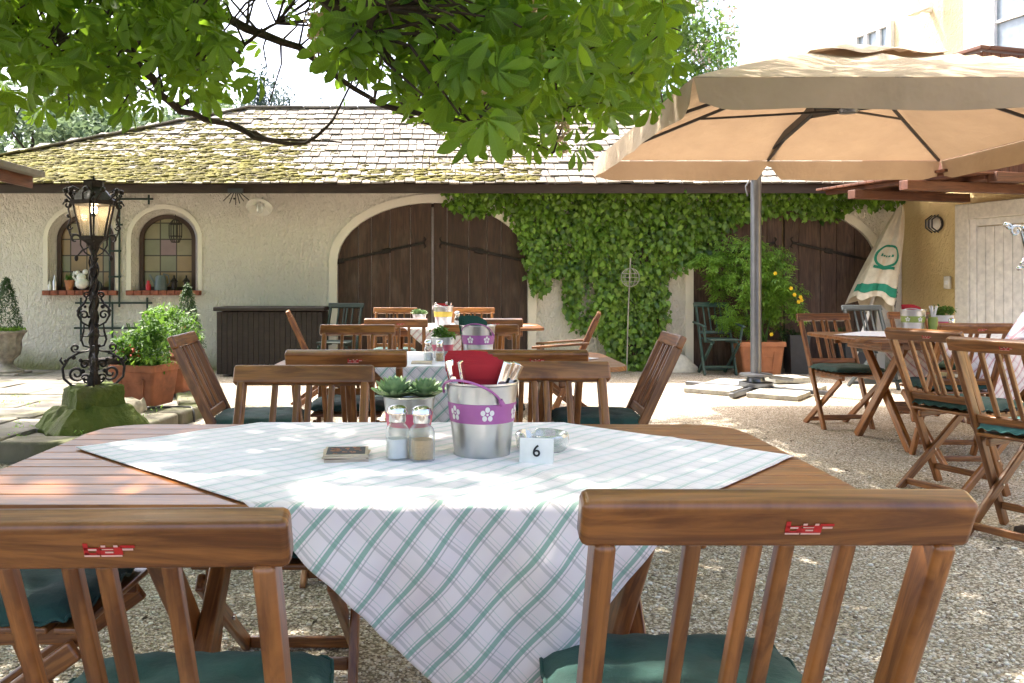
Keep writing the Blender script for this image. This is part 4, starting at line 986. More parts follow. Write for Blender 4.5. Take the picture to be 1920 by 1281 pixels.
def napkins(labs, loc, m, n=4, s=1.0, rz=0):
    for k in range(n):
        t = thing('folded_napkin', labs[k], 'napkin', Vector(loc)+Vector((-.004-.010*k*s, .012*k*s-.012, .004*k)), rz+R(3-3*k))
        mb = MB(); w_, h_ = .118*s-.004*k, .096*s+.003*k
        for lay in range(4):
            rr = []
            for zz, yy, q in ((-.14*s, .0, .30), (-.05*s, .0, .62), (0, .0, .84), (h_*.35-.03, -.006, .95), (h_*.45-.015, -.006, 1.0), (h_*.5-.01, -.004, .99)):
                x = w_*.5*min(1, q+.08*lay)-.002*lay; y = yy+lay*.0045; c_ = .005*s; zz = zz+(.0035*lay if zz > 0 else 0)
                rr.append([(-x, y+c_*.5, zz), (-x*.5, y-c_*.1, zz+.001), (0, y-c_*.25, zz+.002), (x*.5, y-c_*.1, zz+.001), (x, y+c_*.5, zz-.002), (x, y+c_*.5+.002, zz-.002), (0, y-c_*.25+.002, zz+.002), (-x, y+c_*.5+.002, zz)])
            mb.rings(rr)
        obj('paper', mb, m, t, sharp=60)
def cutlery(labs, loc, tilts, s=1.0):
    for k, (dx, dy, tx, ty, kind) in enumerate(tilts):
        t = thing('knife' if kind else 'fork', labs[k], 'cutlery', Vector(loc)+Vector((dx*s*1.35-tx*.125*s, dy*s-ty*.12*s, -.115*s))); d = Vector((tx, ty, 1)).normalized()*.19*s; a = Vector((1, 0, -tx)).normalized()
        if k % 2: a = Vector((.5, .85, 0))
        mb = MB(); mb.bar(Vector((0,0,0)), d*.55, .006*s, .003*s, a, .0012); mb.bar(d*.5, d, .020*s, .007*s, a, .003); obj('handle', mb, 'silver', t)
zA = .7645
b1 = Vector((.079, 1.985, zA)); bucket('galvanised bucket with a purple flowered band on the foreground table', b1, 'purple', .95)
napkins(['red folded napkin at the front of the purple-banded bucket', 'red folded napkin, second from the front in the purple-banded bucket', 'red folded napkin, third from the front in the purple-banded bucket', 'red folded napkin at the back of the purple-banded bucket'], b1+Vector((-.0, -.01, .172)), 'red_napkin')
cutlery(['pale knife handle leaning left out of the purple-banded bucket', 'thin knife handle just left of the red napkins', 'knife handle standing right beside the red napkins', 'second knife handle right of the red napkins, dark edged', 'third knife handle right of the red napkins', 'outermost wide knife handle leaning right out of the purple-banded bucket'],
  b1+Vector((0, -.01, .15)), [(-.045, 0, -.28, .0, 1), (-.03, -.03, -.18, -.15, 1), (.03, -.03, .30, 0, 1), (.038, -.015, .33, -.05, 0), (.045, 0, .38, .02, 1), (.052, .01, .48, .05, 1)])
def succ_pot(lab, loc, s=1.0, ros=((-.033, 0, .045), (.038, .01, .04)), m='pink', kind='succ'):
    t = thing('plant_pot', lab, 'potted plant', loc); h = .105*s; rb, rt = .045*s, .060*s
    mb = MB(); mb.lathe([(.001, 0), (rb, 0), (rb+.002, .004), (rt, h-.003), (rt+.003, h), (rt, h+.002), (rt-.004, h-.01)], n=36); obj('pot', mb, 'zinc' if m != 'cream_plastic' else 'white_paint', t, sharp=40)
    mb = MB(); R_ = lambda z: rb+(rt-rb)*z/h+.0012; mb.lathe([(R_(h*.35), h*.35), (R_(h*.66), h*.66)], n=36); obj('painted_band', mb, 'pink', t)
    mb = MB(); mb.lathe([(rt-.004, h-.012), (.001, h-.006)], n=20); obj('soil', mb, 'soil', t, wn=False)
    if kind == 'succ':
        for cx_, cy_, r_ in ros:
            mb = MB()
            for ringk in range(5):
                nn = (15, 14, 12, 9, 6)[ringk]; tilt = (.25, .55, .85, 1.1, 1.35)[ringk]; ll = r_*s*(1.35, 1.3, 1.15, .95, .7)[ringk]
                for q in range(nn):
                    a = 2*PI*(q+.5*ringk)/nn+U(-.1,.1); dd = Vector((math.cos(a)*math.cos(tilt), math.sin(a)*math.cos(tilt), math.sin(tilt))); sd = Vector((-math.sin(a), math.cos(a), 0)); up = dd.cross(sd)*-1
                    o_ = Vector((cx_*s, cy_*s, h-.006+ringk*.003)); wd = ll*.17
                    rr = []
                    for f_, wf in ((.1, .45), (.35, .8), (.65, 1), (.85, .75), (1, .06)):
                        c_ = o_+dd*ll*f_+up*(-.15*ll*f_*f_); rr.append([c_+sd*wd*wf, c_+up*wd*wf*.35, c_-sd*wd*wf, c_-up*wd*wf*.45])
                    mb.rings(rr)
            obj('succulent_rosette', mb, 'succulent', t, sharp=60, wn=False)
    else: foliage('foliage', 'herb', blob_points((0, 0, h+.02*s), (.06*s, .06*s, .03*s), 300, 20, .4), .022*s, SIMPLE, t)
    return t
succ_pot('small zinc pot with two green succulents beside the purple-banded bucket', Vector((-.098, 2.15, zA)), 1.08)
def shaker(lab, loc, fill, s=1.0, wide=1.0):
    t = thing('glass_shaker', lab, 'shaker', loc, U(-.3, .3)); w_ = .025*s*wide
    def sq(x, z, k=4):
        o = []
        for q in range(16): a = 2*PI*q/16+PI/16; e = (abs(math.cos(a))**k+abs(math.sin(a))**k)**(-1/k); o.append((math.cos(a)*x*e, math.sin(a)*x*e, z))
        return o
    mb = MB(); mb.rings([sq(w_*.9, 0), sq(w_, .003*s), sq(w_, .066*s), sq(w_*.92, .073*s, 3), sq(.017*s, .082*s, 2), sq(.017*s, .088*s, 2)], cap=True); obj('glass_body', mb, 'glass', t, sharp=60)
    mb = MB(); mb.rings([sq(w_*.86, .005*s), sq(w_*.87, .047*s)]); obj('contents', mb, fill, t, sharp=60)
    mb = MB(); mb.lathe([(.0185*s, .084*s), (.0195*s, .086*s), (.0195*s, .101*s), (.0235*s, .103*s), (.0235*s, .108*s), (.021*s, .116*s), (.013*s, .121*s), (.001, .1225*s)], n=24, cap=True); obj('metal_cap', mb, 'silver', t, sharp=40)
shaker('square glass shaker of white salt on the foreground table', Vector((-.114, 1.925, zA)), 'salt')
shaker('square glass shaker of beige pepper beside the salt on the foreground table', Vector((-.059, 1.912, zA)), 'pepper', 1.0, 1.08)
for k in range(5):
    t = thing('drinks_coaster', ['lowest', 'second lowest', 'middle', 'second highest', 'topmost'][k]+' coaster of the small stack left of the salt shaker'+(', printed dark brown' if k == 4 else ''), 'coaster', (-.232+U(-.003, .003), 1.935+U(-.003,.003), zA+.0034*k), R(U(-6, 6)+4))
    mb = MB()
    mb.bar((0, 0, 0), (0, 0, .003), .098, .098, (1,0,0), .0006, 1); obj('board', mb, 'coaster', t)
    if k == 4:
        mb = MB(); mb.cur = 0; i = mb.add([(-.043,-.043,.0034), (.043,-.043,.0034), (.043,.043,.0034), (-.043,.043,.0034)]); mb.face((i, i+1, i+2, i+3)); pr = obj('dark_print', mb, 'black_ink', t, False, False)
        mb = MB(); 
        for q in range(26):
            x, y = U(-.038, .03), U(-.038, .03); a, b = U(.004, .013), U(.003, .012); i = mb.add([(x,y,.0038), (x+a,y,.0038), (x+a,y+b,.0038), (x,y+b,.0038)]); mb.face((i, i+1, i+2, i+3))
        obj('print_pattern', mb, 'terracotta_pale', pr, False, False)
t = thing('table_number_card', 'folded white card with the number 6', 'sign', (.196, 1.885, zA), R(-9))
def slab(mb, a, b, c, d, th): i = mb.add([a, b, c, d]); n_ = (Vector(b)-Vector(a)).cross(Vector(d)-Vector(a)).normalized()*th; j = mb.add([Vector(p_)-n_ for p_ in (a, b, c, d)]); mb.face((i, i+1, i+2, i+3)); mb.face((j+3, j+2, j+1, j)); [mb.face((i+k, j+k, j+(k+1) % 4, i+(k+1) % 4)) for k in range(4)]
mb = MB(); slab(mb, (-.037,-.020,0), (.037,-.020,0), (.037,0,.054), (-.037,0,.054), .001); slab(mb, (.037,.026,0), (-.037,.026,0), (-.037,0.0015,.054), (.037,0.0015,.054), .001); cd = obj('card', mb, 'card', t, False, False)
text_mesh('6', .036, 'black_ink', cd, (.0, -.0115, .027), (math.atan2(.054, .020), 0, 0), 'number', .0004)
t = thing('glass_ashtray', 'round thick glass ashtray behind the number card', 'ashtray', (.225, 2.04, zA))
mb = MB(); n = 48; prof = [(.030, .010), (.045, .012), (.052, .036), (.056, .041), (.061, .040), (.064, .034), (.060, .006), (.056, 0), (.001, 0)]
rr = []
for r_, zz in [(.001, .010)]+prof:
    rr.append([(math.cos(2*PI*k/n)*r_*(1+.012*math.cos(16*PI*k/n)), math.sin(2*PI*k/n)*r_*(1+.012*math.cos(16*PI*k/n)), zz-(.012*max(0, math.cos(3*2*PI*k/n+.6)-.86)/.14 if zz > .03 else 0)) for k in range(n)])
mb.rings(rr, cap=False); obj('glass_dish', mb, 'ash_glass', t, sharp=60)
# middle table
zB = .7645
b2 = Vector((.155, 4.40, zB)); bucket('galvanised bucket with a purple flowered band on the middle table, holding green napkins', b2, 'purple', 1.02, rz=.4)
napkins(['dark green folded napkin at the front of the middle table bucket', 'dark green folded napkin, second in the middle table bucket', 'dark green folded napkin, third in the middle table bucket', 'dark green folded napkin at the back of the middle table bucket'], b2+Vector((-.01, -.02, .162)), 'green_napkin', 4, 1.05, R(12))
succ_pot('small zinc pot with a bushy green plant on the middle table', Vector((-.028, 4.55, zB)), 1.05, kind='herb')
shaker('clear salt shaker on the middle table beside the plant pot', Vector((-.10, 4.36, zB)), 'salt', .9)
shaker('orange brown spice shaker on the middle table beside the plant pot', Vector((-.042, 4.32, zB)), 'pepper', .9)
t = thing('wooden_coaster_stack', 'flat pile of beige coasters on the middle table', 'coasters', (-.13, 4.22, zB)); mb = MB(); mb.bar((0,0,0), (0,0,.010), .1, .1, (1,0,0), .001); obj('board', mb, 'coaster', t)
b3 = Vector((-.045, 7.95, zB)); bucket('galvanised bucket with a yellow band on the farthest table', b3, 'yellow_paint', 1.05, False, 'zinc')
napkins(['red napkin standing in the yellow-banded bucket', 'second red napkin standing in the yellow-banded bucket'], b3+Vector((0, 0, .16)), 'red_napkin', 2, .9)
cutlery(['knife handle sticking out of the left of the yellow-banded bucket', 'knife handle sticking out of the right of the yellow-banded bucket', 'fork handle in the middle of the yellow-banded bucket'], b3+Vector((0,0,.15)), [(-.04,0,-.3,0,1), (.045,0,.3,0,1), (.02,0,.1,0,0)])
succ_pot('small zinc pot with a pink band and a succulent on the farthest table', Vector((-.265, 7.9, zB)), 1.05, ((-.02,0,.05), (.03,0,.04)))
shaker('tall pale shaker on the farthest table right of the yellow-banded bucket', Vector((.085, 7.75, zB)), 'salt', 1.2)
zD = TD[4]+.0045; b4 = Vector((3.46, 6.35, zD)); bucket('galvanised bucket with an olive green band on the right table, holding red napkins', b4, 'lime_paint', 1.0, True, 'zinc')
napkins(['red napkin at the front of the olive-banded bucket', 'red napkin in the middle of the olive-banded bucket', 'red napkin at the back of the olive-banded bucket'], b4+Vector((0, 0, .155)), 'red_napkin', 3, 1.0)
t = thing('menu_stand', 'pale yellow green vase of white ornaments beside the olive-banded bucket', 'vase', (3.58, 6.3, zD)); mb = MB(); mb.lathe([(.001,0), (.028,0), (.034,.10), (.030,.125), (.026,.12)], n=18); obj('vase_body', mb, 'lime_paint', t)
mb = MB(); 
for k in range(7): a = U(0, 6.3); mb.tube([(0,0,.05), (math.cos(a)*.02, math.sin(a)*.02, .16), (math.cos(a)*.035, math.sin(a)*.03, .19+U(0,.02))], .005, 6)
obj('white_sticks', mb, 'bone_white', t)
shaker('brown spice shaker on the right table between vase and plant pot', Vector((3.66, 6.2, zD)), 'pepper', 1.0)
succ_pot('white pot with a wavy pink band and a green plant on the right table', Vector((3.74, 6.45, zD)), 1.25, m='cream_plastic', kind='herb')

# ============================================================ cantilever umbrella
ux, uy = 3.32, 7.08; hw = 1.80; ez = 2.44; az = 3.12
t = thing('cantilever_umbrella', 'large beige cantilever umbrella shading the right tables', 'umbrella', (ux, 9.2, 0)); oy = uy-9.2
mb = MB(); n = 22
def cz(a, b):
    m_ = max(abs(a), abs(b)); z = ez+(az-ez)*(1-m_)**.93
    an = math.atan2(b, a); sag = .05*abs(math.sin(4*an))*math.sin(PI*m_)*.9
    return z-sag
mb.grid(lambda u, v: ((u*2-1)*hw, oy+(v*2-1)*hw, cz(u*2-1, v*2-1)), 44, 44)
# cut the vent (top) slightly lower; a separate cap covers it
can = obj('canopy', mb, 'canopy', t, sharp=180, wn=False)
for q in range(4):
    mb = MB(); rot = Matrix.Rotation(q*PI/2, 3, 'Z')
    def vf(u, v, q=q, rot=rot):
        s = (u*2-1); zz = v*.20*(1-.22*math.exp(-((abs(s)-1)*16)**2)); out = .006*math.sin(s*17+q)*v+.012*v*math.sin(s*6+q*2)+.015*v
        sc = .007*v*math.sin(s*9+q)
        p = rot@Vector((s*(hw+.002-.03*v*(abs(s)**8)), -(hw+.004+out), 0)); 
        if q == 2 and abs(p.x-.02) < .12: zz *= .15+.85*min(1, abs(p.x-.02)/.12)
        return (p.x, oy+p.y, ez-.004-zz+sc)
    mb.grid(vf, 70, 6); obj('valance', mb, 'canopy', t, sharp=180, wn=False)
mb = MB()
mb.grid(lambda u, v: ((u*2-1)*.55, oy+(v*2-1)*.55, az+.0-.21*max(abs(u*2-1), abs(v*2-1))**1.0+.035+.018*math.sin(math.atan2(v*2-1, u*2-1)*8)*max(abs(u*2-1), abs(v*2-1))), 28, 28); obj('vent_cap', mb, 'canopy', t, sharp=180, wn=False)
hub = Vector((0, oy, ez+.16))
mb = MB(); mb.lathe([(.001, -.03), (.07, -.025), (.085, 0), (.05, .02), (.04, .10), (.04, .5)], tuple(hub), n=20, cap=True); obj('hub', mb, 'mast_metal', t)
for k in range(8):
    a = k*PI/4; e = hw/max(abs(math.cos(a)), abs(math.sin(a))); ca, sa = math.cos(a), math.sin(a)
    mb = MB(); top = Vector((ca*.06, oy+sa*.06, az-.1)); end = Vector((ca*e*.985, oy+sa*e*.985, ez-.002)); mb.bar(top, end, .022, .028, (-sa, ca, 0), .004); rb = obj('rib', mb, 'dark_metal', t)
    mb = MB(); mid = top+(end-top)*.52; mb.bar(hub+Vector((ca*.05, sa*.05, 0)), mid-Vector((0, 0, .01)), .016, .02, (-sa, ca, 0), .003); obj('strut', mb, 'dark_metal', rb)
mb = MB(); mb.lathe([(.055, .10), (.055, 2.2), (.05, 2.45)], n=16, cap=True); mb.v = [(x, y*1.15, z) for x, y, z in mb.v]; obj('mast', mb, 'mast_metal', t)
mb = MB(); mb.bar((0, 0, 2.30), (0, 0, 2.52), .10, .13, (1,0,0), .02); mb.tube([(-.06, -.02, 2.3), (-.12, -.03, 2.2), (-.10, -.03, 2.1)], .01, 8); obj('mast_joint', mb, 'mast_metal', t)
mb = MB(); mb.bar((0, 0, 2.48), (-.02, oy+.55, ez+.30), .05, .075, (1,0,0), .008); mb.bar((-.02, oy+.60, ez+.30), hub+Vector((0, .05, .02)), .035, .05, (1,0,0), .006); mb.bar((-.02, oy+.62, ez+.24), hub+Vector((0, .05, .0)), .03, .03, (1,0,0), .006); obj('support_arm', mb, 'dark_metal', t)
mb = MB(); mb.lathe([(.17, .05), (.18, .06), (.18, .10), (.10, .11), (.09, .15), (.17, .17), (.17, .19), (.06, .20)], n=28, cap=True); ft = obj('mast_foot', mb, 'mast_metal', t)
mb = MB()
for k in range(2): a = R(45+90*k+8); mb.bar((math.cos(a)*-.78, math.sin(a)*-.78, .035), (math.cos(a)*.78, math.sin(a)*.78, .035+.001*k), .05, .05-.004*k, (-math.sin(a), math.cos(a), 0), .006)
obj('cross_base', mb, 'mast_metal', t)
mb = MB(); mb.bar((.1, -.12, .17), (.42, .05, .12), .04, .025, (0,0,1), .008); obj('foot_pedal', mb, 'mast_metal', t)
for k in range(4):
    a = R(90*k+8); p = Vector((ux+math.cos(a)*.47, 9.2+math.sin(a)*.47, 0)); s_ = thing('concrete_slab', ['right', 'far', 'left', 'near'][k]+' concrete slab weighting the umbrella foot', 'slab', p, a+PI/4)
    mb = MB(); mb.box((0, 0, .028), (.50, .50, .05), .008); obj('slab', mb, 'concrete', s_)
t = thing('concrete_slab', 'small pale slab stacked on top of the umbrella foot slabs', 'slab', (ux+.45, 9.55, .058), R(10)); mb = MB(); mb.box((0, 0, .035), (.42, .32, .06), .01); obj('slab', mb, 'concrete', t)

# ============================================================ right planters
p = at(1424, 695, 10.95); t = rect_planter('rectangular_planter', 'orange terracotta planter with a tall bright shrub with yellow flowers', (p.x, 11.0, 0), .60, .38, .42, 'terracotta_pale', 0)
P = np.concatenate([blob_points((-.08, 0, 1.12), (.55, .24, .72), 2600, 60, .25), blob_points((-.45, .05, 1.35), (.35, .18, .25), 500, 14, .3), blob_points((.35, -.05, .95), (.30, .18, .35), 450, 12, .3)])
P = P[P[:, 2] > .42]; n = len(P); a = rng.uniform(0, 2*PI, n); d = np.stack([np.cos(a), np.sin(a)*.7-.3, rng.normal(-.35, .3, n)], 1); nr = np.stack([rng.normal(0, .3, n), rng.normal(-.3, .3, n), np.ones(n)], 1)
# each point carries a small pinnate leaf of five leaflets
PIN_V, PIN_F, PIN_U = [], [], []
for (ox_, oy_, an, sc_) in ((0, .45, 0, .6), (-.05, .32, .9, .5), (.05, .32, -.9, .5), (-.04, .1, 1.1, .42), (.04, .1, -1.1, .42)):
    Tv, Tf, Tu = NARROW; c_, s_ = math.cos(an), math.sin(an); v_ = Tv*sc_; v_ = np.stack([v_[:, 0]*c_-v_[:, 1]*s_+ox_, v_[:, 0]*s_+v_[:, 1]*c_+oy_, v_[:, 2]], 1)
    PIN_F.append(Tf+sum(len(q) for q in PIN_V)); PIN_V.append(v_); PIN_U.append(Tu)
PIN = (np.concatenate(PIN_V), np.concatenate(PIN_F), np.concatenate(PIN_U))
V, Fq, UVs = inst(*PIN, frames(d, nr, rng.uniform(.06, .12, n)), P); fastmesh('foliage', V, Fq, UVs, 'shrub', t)
mb = MB()
for k in range(14):
    a = U(0, 6.3); r_ = U(.15, .5); mb.tube([(U(-.12,.12), U(-.05,.05), .36), (math.cos(a)*r_*.4, math.sin(a)*.08, .8), (math.cos(a)*r_, math.sin(a)*.15, 1.3+U(0,.35))], [.008, .006, .003], 5)
obj('stems', mb, 'herb', t)
for (fx, fz) in ((.13, 1.29), (.33, 1.1), (.37, 1.02), (.44, .99), (.46, .95), (.42, .93), (.08, .52)):
    mb = MB(); fy = -.27+U(0,.03); mb.ball((fx, fy, fz), .012, 8, 5)
    for q in range(6): a = 2*PI*q/6; mb.ball((fx+math.cos(a)*.016, fy, fz+math.sin(a)*.016), .010, 6, 4)
    obj('yellow_flower', mb, 'yellow_flower', t)
for px, lab, w_ in ((1496, 'tall slate grey planter behind the right chairs, beside the orange planter', .26), (1600, 'slate grey planter further right below the leaning parasol', .30)):
    p = at(px, 695, 11.0); t = thing('tall_planter', lab, 'planter', (p.x, 11.05, 0)); mb = MB(); x = w_/2
    sq = lambda r_, z: [(r_, r_, z), (-r_, r_, z), (-r_, -r_, z), (r_, -r_, z)]
    mb.rings([sq(x*.8, 0), sq(x, .50), sq(x*.9, .50), sq(x*.88, .45)]); obj('planter_body', mb, 'slate_pot', t, sharp=30, wn=False)
    foliage('foliage', 'conifer', blob_points((-.05, 0, .48), (.2, .12, .12), 260, 12, .4), .045, SIMPLE, t)

# ============================================================ leaning closed parasol
top = at(1690, 386, 11.1); bot = at(1592, 715, 10.6); bot.z = 0; ax = (top-bot); ln = ax.length
t = thing('closed_parasol', 'closed cream parasol with green printing leaning in the corner by the yellow house', 'parasol', bot); q_ = ax.to_track_quat('Z', 'Y'); t.rotation_euler = q_.to_euler()
mb = MB(); mb.tube([(0, 0, 0), (0, 0, ln)], .02, 10); obj('pole', mb, 'white_paint', t)
mb = MB(); z_lo = ln*.44
def pf(u, v):
    a = 2*PI*u; z = z_lo+(ln-z_lo)*v; r_ = (.27*(1-v)**.75+.02)*(1+.16*math.sin(a*5+v*1.5)+.07*math.sin(a*11)); sag = -.05*(1-v)**6*(1+math.sin(a*5))
    return (math.cos(a)*r_, math.sin(a)*r_*.62, z+sag)
mb.grid(pf, 90, 24); cn = obj('folded_canopy', mb, 'parasol', t, sharp=180, wn=False)
# transform from world so prints sit on the camera side of the cloth
Mi = (Matrix.Translation(bot)@q_.to_matrix().to_4x4()).inverted()
def facing(u, v): return pf(u, v)
# find the u whose local direction faces the camera
cd_ = (Mi.to_3x3()@Vector((-.35, -1, 0))); ua = (math.atan2(cd_.y, cd_.x)/(2*PI)) % 1
def decal(pts2, off=.008):
    out = []
    for du, dv in pts2:
        p = Vector(pf((ua+du) % 1, dv)); nrm = Vector((p.x, p.y*2.2, 0)).normalized(); out.append(p+nrm*off)
    return out
mb = MB()
g_ = 18
for i in range(g_):
    u0, u1 = -.26+.36*i/g_, -.26+.36*(i+1)/g_; k = mb.add(decal([(u0, .055), (u1, .055), (u1, .13), (u0, .13)])); mb.face((k, k+1, k+2, k+3))
obj('green_band', mb, 'logo_green', cn, False, False)
mb = MB()
for i in range(28):
    a0, a1 = 2*PI*i/28, 2*PI*(i+1)/28
    P = lambda a, r_: (-.04+math.cos(a)*r_*.115, .42+math.sin(a)*r_*.125)
    k = mb.add(decal([P(a0, .82), P(a0, 1), P(a1, 1), P(a1, .82)])); mb.face((k, k+1, k+2, k+3))
for i in range(10): u0, u1 = -.13+.018*i, -.13+.018*(i+1); zf = lambda u: .30-.012*math.cos((u+.04)*20); k = mb.add(decal([(u0, zf(u0)-.014), (u1, zf(u1)-.014), (u1, zf(u1)+.014), (u0, zf(u0)+.014)], .010)); mb.face((k, k+1, k+2, k+3))
for i, (uu, hh) in enumerate(((-.10, .03), (-.075, .018), (-.05, .018), (-.025, .018), (0, .026))): k = mb.add(decal([(uu, .41), (uu+.016, .41), (uu+.018, .41+hh), (uu+.002, .41+hh)])); mb.face((k, k+1, k+2, k+3))
obj('round_emblem', mb, 'logo_green', cn, False, False)
GL = {'O': ['111','101','101','111'], 'E': ['111','110','100','111'], 'S': ['111','110','011','111'], 'R': ['110','101','110','101'], 'N': ['101','111','111','101'], 'B': ['110','111','101','111'], 'U': ['101','101','101','111']}
for word, vv, mm_ in (('OES', .105, 'slate_pot'), ('BRU', .03, 'slate_pot')):
    mb = MB()
    for ci, ch in enumerate(word):
        for ry, row in enumerate(GL[ch]):
            for rx, b_ in enumerate(row):
                if b_ == '1': u0 = .145+ci*.042+rx*.011; v0 = vv+(3-ry)*.013; k = mb.add(decal([(u0, v0), (u0+.011, v0), (u0+.011, v0+.013), (u0, v0+.013)])); mb.face((k, k+1, k+2, k+3))
    obj('valance_lettering', mb, mm_, cn, False, False)

# ============================================================ yellow house
hrz = math.atan2(-.9627, .2705); hO = Vector((6.06, 11.4, 0))
house = thing('yellow_house', 'yellow plastered house with cream door, upper windows and wooden balcony on the right', 'house', hO, hrz)
def hs(px): Y = 9.263/((px-CX)/F+.281); return (11.4-Y)*1.0387, Y
def hz(px, py): return H+(HY-py)*hs(px)[1]/F
mb = MB(); s0, s1 = hs(1388)[0], 9.5; mb.box(((s0+s1)/2, 4.02, 1.25), (s1-s0, 8, 2.7), .002); obj('lower_wall', mb, 'house_plaster', house, False, False)
mb = MB(); mb.box(((s0+s1)/2, 4.0, 5.6), (s1-s0+.02, 8, 6.0), .002); obj('upper_wall', mb, 'house_plaster_pale', house, False, False)
# door and surround
d0, d1 = hs(1797)[0], hs(1797)[0]+1.75; dt = hz(1797, 385)
mb = MB(); tw = .19
mb.box((d0+tw/2, -.02, dt/2), (tw, .08, dt), .01); mb.box((d1-tw/2, -.02, dt/2), (tw, .08, dt), .01); mb.box(((d0+d1)/2, -.02, dt-tw/2), (d1-d0-2*tw-.002, .08, tw), .01); obj('door_surround', mb, 'trim', house)
mb = MB(); x = d0+tw+.09
mb.box((d0+tw+.045, 0, (dt-tw)/2), (.086, .06, dt-tw-.004), .006); mb.box(((d0+d1)/2, 0, dt-tw-.045), (d1-d0-2*tw-.18, .06, .084), .006)
while x < d1-tw-.1: mb.box((x+.06, 0, (dt-tw-.09)/2), (.113, .045, dt-tw-.1), .008); x += .118
dr = obj('door', mb, 'door_paint', house)
mb = MB(); mb.box((d1-tw-.2, -.05, 1.0), (.03, .06, .12), .01); mb.tube([(d1-tw-.2, -.06, 1.03), (d1-tw-.2, -.09, 1.03), (d1-tw-.3, -.09, 1.03)], .01, 8); obj('door_handle', mb, 'iron', dr)
def hwin(name, sa, sb, za, zb_, mull=1, bars=1):
    mb = MB(); fw = .07; y = -.03
    mb.box((sa+fw/2, y, (za+zb_)/2), (fw, .07, zb_-za), .006); mb.box((sb-fw/2, y, (za+zb_)/2), (fw, .07, zb_-za), .006); mb.box(((sa+sb)/2, y, zb_-fw/2), (sb-sa-2*fw-.002, .068, fw), .006); mb.box(((sa+sb)/2, y, za+fw/2), (sb-sa-2*fw-.002, .068, fw), .006)
    for i in range(mull): mb.box((sa+(sb-sa)*(i+1)/(mull+1), y+.002, (za+zb_)/2), (.06, .06, zb_-za-2*fw-.002), .006)
    for i in range(bars): mb.box(((sa+sb)/2, y+.006, za+(zb_-za)*(i+1)/(bars+1)), (sb-sa-2*fw-.004, .045, .035), .004)
    f = obj(name, mb, 'white_frame', house)
    mb = MB(); mb.box(((sa+sb)/2, -.012, (za+zb_)/2), (sb-sa-.1, .01, zb_-za-.1), .001); obj('window_pane', mb, 'pane_dark', f, False, False)
hwin('upper_window', hs(1606)[0], hs(1666)[0]+.1, 3.75, 4.72, 2, 1)
hwin('balcony_door', hs(1862)[0], hs(1862)[0]+1.5, 2.45, 5.1, 1, 5)
mb = MB(); xx = hs(1810)[0]; mb.box((xx+.2, -.012, 3.9), (.38, .06, 3.0), .01); obj('window_reveal', mb, 'white_frame', house)
mb = MB(); sc_, yc_ = hs(1745)[0], hs(1745)[1]; mb.lathe([(.06, 0), (.06, .35), (.10, .37), (.10, 1.6)], (sc_, -.25, hz(1745, 30)), n=14, cap=True); mb.bar((sc_, -.2, hz(1745, 20)), (sc_, .0, hz(1745, 20)), .05, .06, (1,0,0), .01); mb.box((sc_+.08, -.25, hz(1745, 24)), (.35, .08, .08), .01); obj('rain_pipe', mb, 'trim', house)
# pergola and balcony
B = 'red_wood'; mb = MB(); x = .35
while x < 2.2: mb.box((x+.06, -.83, 2.325), (.115, 1.62, .028), .004); x += .121
bal = obj('balcony_deck', mb, B, house)
for lx_, y0_, zz in ((1.03, -1.70, 2.20), (1.96, -1.85, 2.20), (2.26, -1.0, 2.28)):
    mb = MB(); mb.bar((lx_, y0_, zz), (lx_, -.02, zz), .10, .12, (0,0,1), .006); obj('balcony_beam', mb, B, bal)
for ly in (-.35, -1.0, -1.5):
    mb = MB(); mb.bar((.4, ly, 2.285), (2.2, ly, 2.285), .07, .05, (0,1,0), .004); obj('joist', mb, B, bal)
mb = MB(); bl0, bl1, by = .3, 2.03, -.89
def boards(a, b_, n_):
    a, b_ = Vector(a), Vector(b_); d_ = (b_-a).normalized(); s_ = (b_-a).length/n_
    for i in range(n_): c_ = a+(b_-a)*((i+.5)/n_); mb.bar(c_+Vector((0,0,2.345)), c_+Vector((0,0,3.66)), s_-.008, .02, d_, .003)
boards((bl0, by, 0), (bl1, by, 0), 14); boards((bl1, by, 0), (bl1, -.02, 0), 7); obj('railing_boards', mb, B, bal)
mb = MB(); mb.bar((bl0, by, 3.70), (bl1+.05, by, 3.70), .12, .045, (0,1,0), .008); mb.bar((bl1, by+.065, 3.70), (bl1, -.02, 3.70), .12, .045, (1,0,0), .008); obj('handrail', mb, B, bal)
# bulkhead lamp, switch
s_, Yb = hs(1757); t = thing('bulkhead_lamp', 'round caged bulkhead lamp on the yellow house wall', 'lamp', hO, hrz)
mb = MB(); mb.lathe([(.10, 0), (.10, .03), (.08, .04)], n=24, cap=True); mb.v = [(s_+x, -z, hz(1757, 420)+y) for x, y, z in mb.v]; obj('lamp_base', mb, 'dark_metal', t)
mb = MB(); mb.lathe([(.092, .03), (.09, .07), (.06, .11), (.001, .12)], n=24, cap=False); mb.v = [(s_+x, -z, hz(1757, 420)+y) for x, y, z in mb.v]; obj('lamp_glass', mb, 'milk_glass', t)
mb = MB()
for k in range(3): x = -.05+.05*k; mb.tube([(s_+x, -.03, hz(1757,420)-.11), (s_+x, -.13, hz(1757,420)-.05), (s_+x, -.13, hz(1757,420)+.05), (s_+x, -.03, hz(1757,420)+.11)], .009, 6)
obj('lamp_cage', mb, 'dark_metal', t)
s_, Yb = hs(1779); t = thing('light_switch', 'small white switch box on the yellow wall beside the door surround', 'switch', hO, hrz); mb = MB(); mb.box((s_, -.02, hz(1779, 530)), (.09, .04, .16), .01); obj('switch_box', mb, 'cream_plastic', t); mb = MB(); mb.box((s_, -.043, hz(1779, 530)), (.045, .01, .05), .003); obj('rocker', mb, 'white_paint', t)
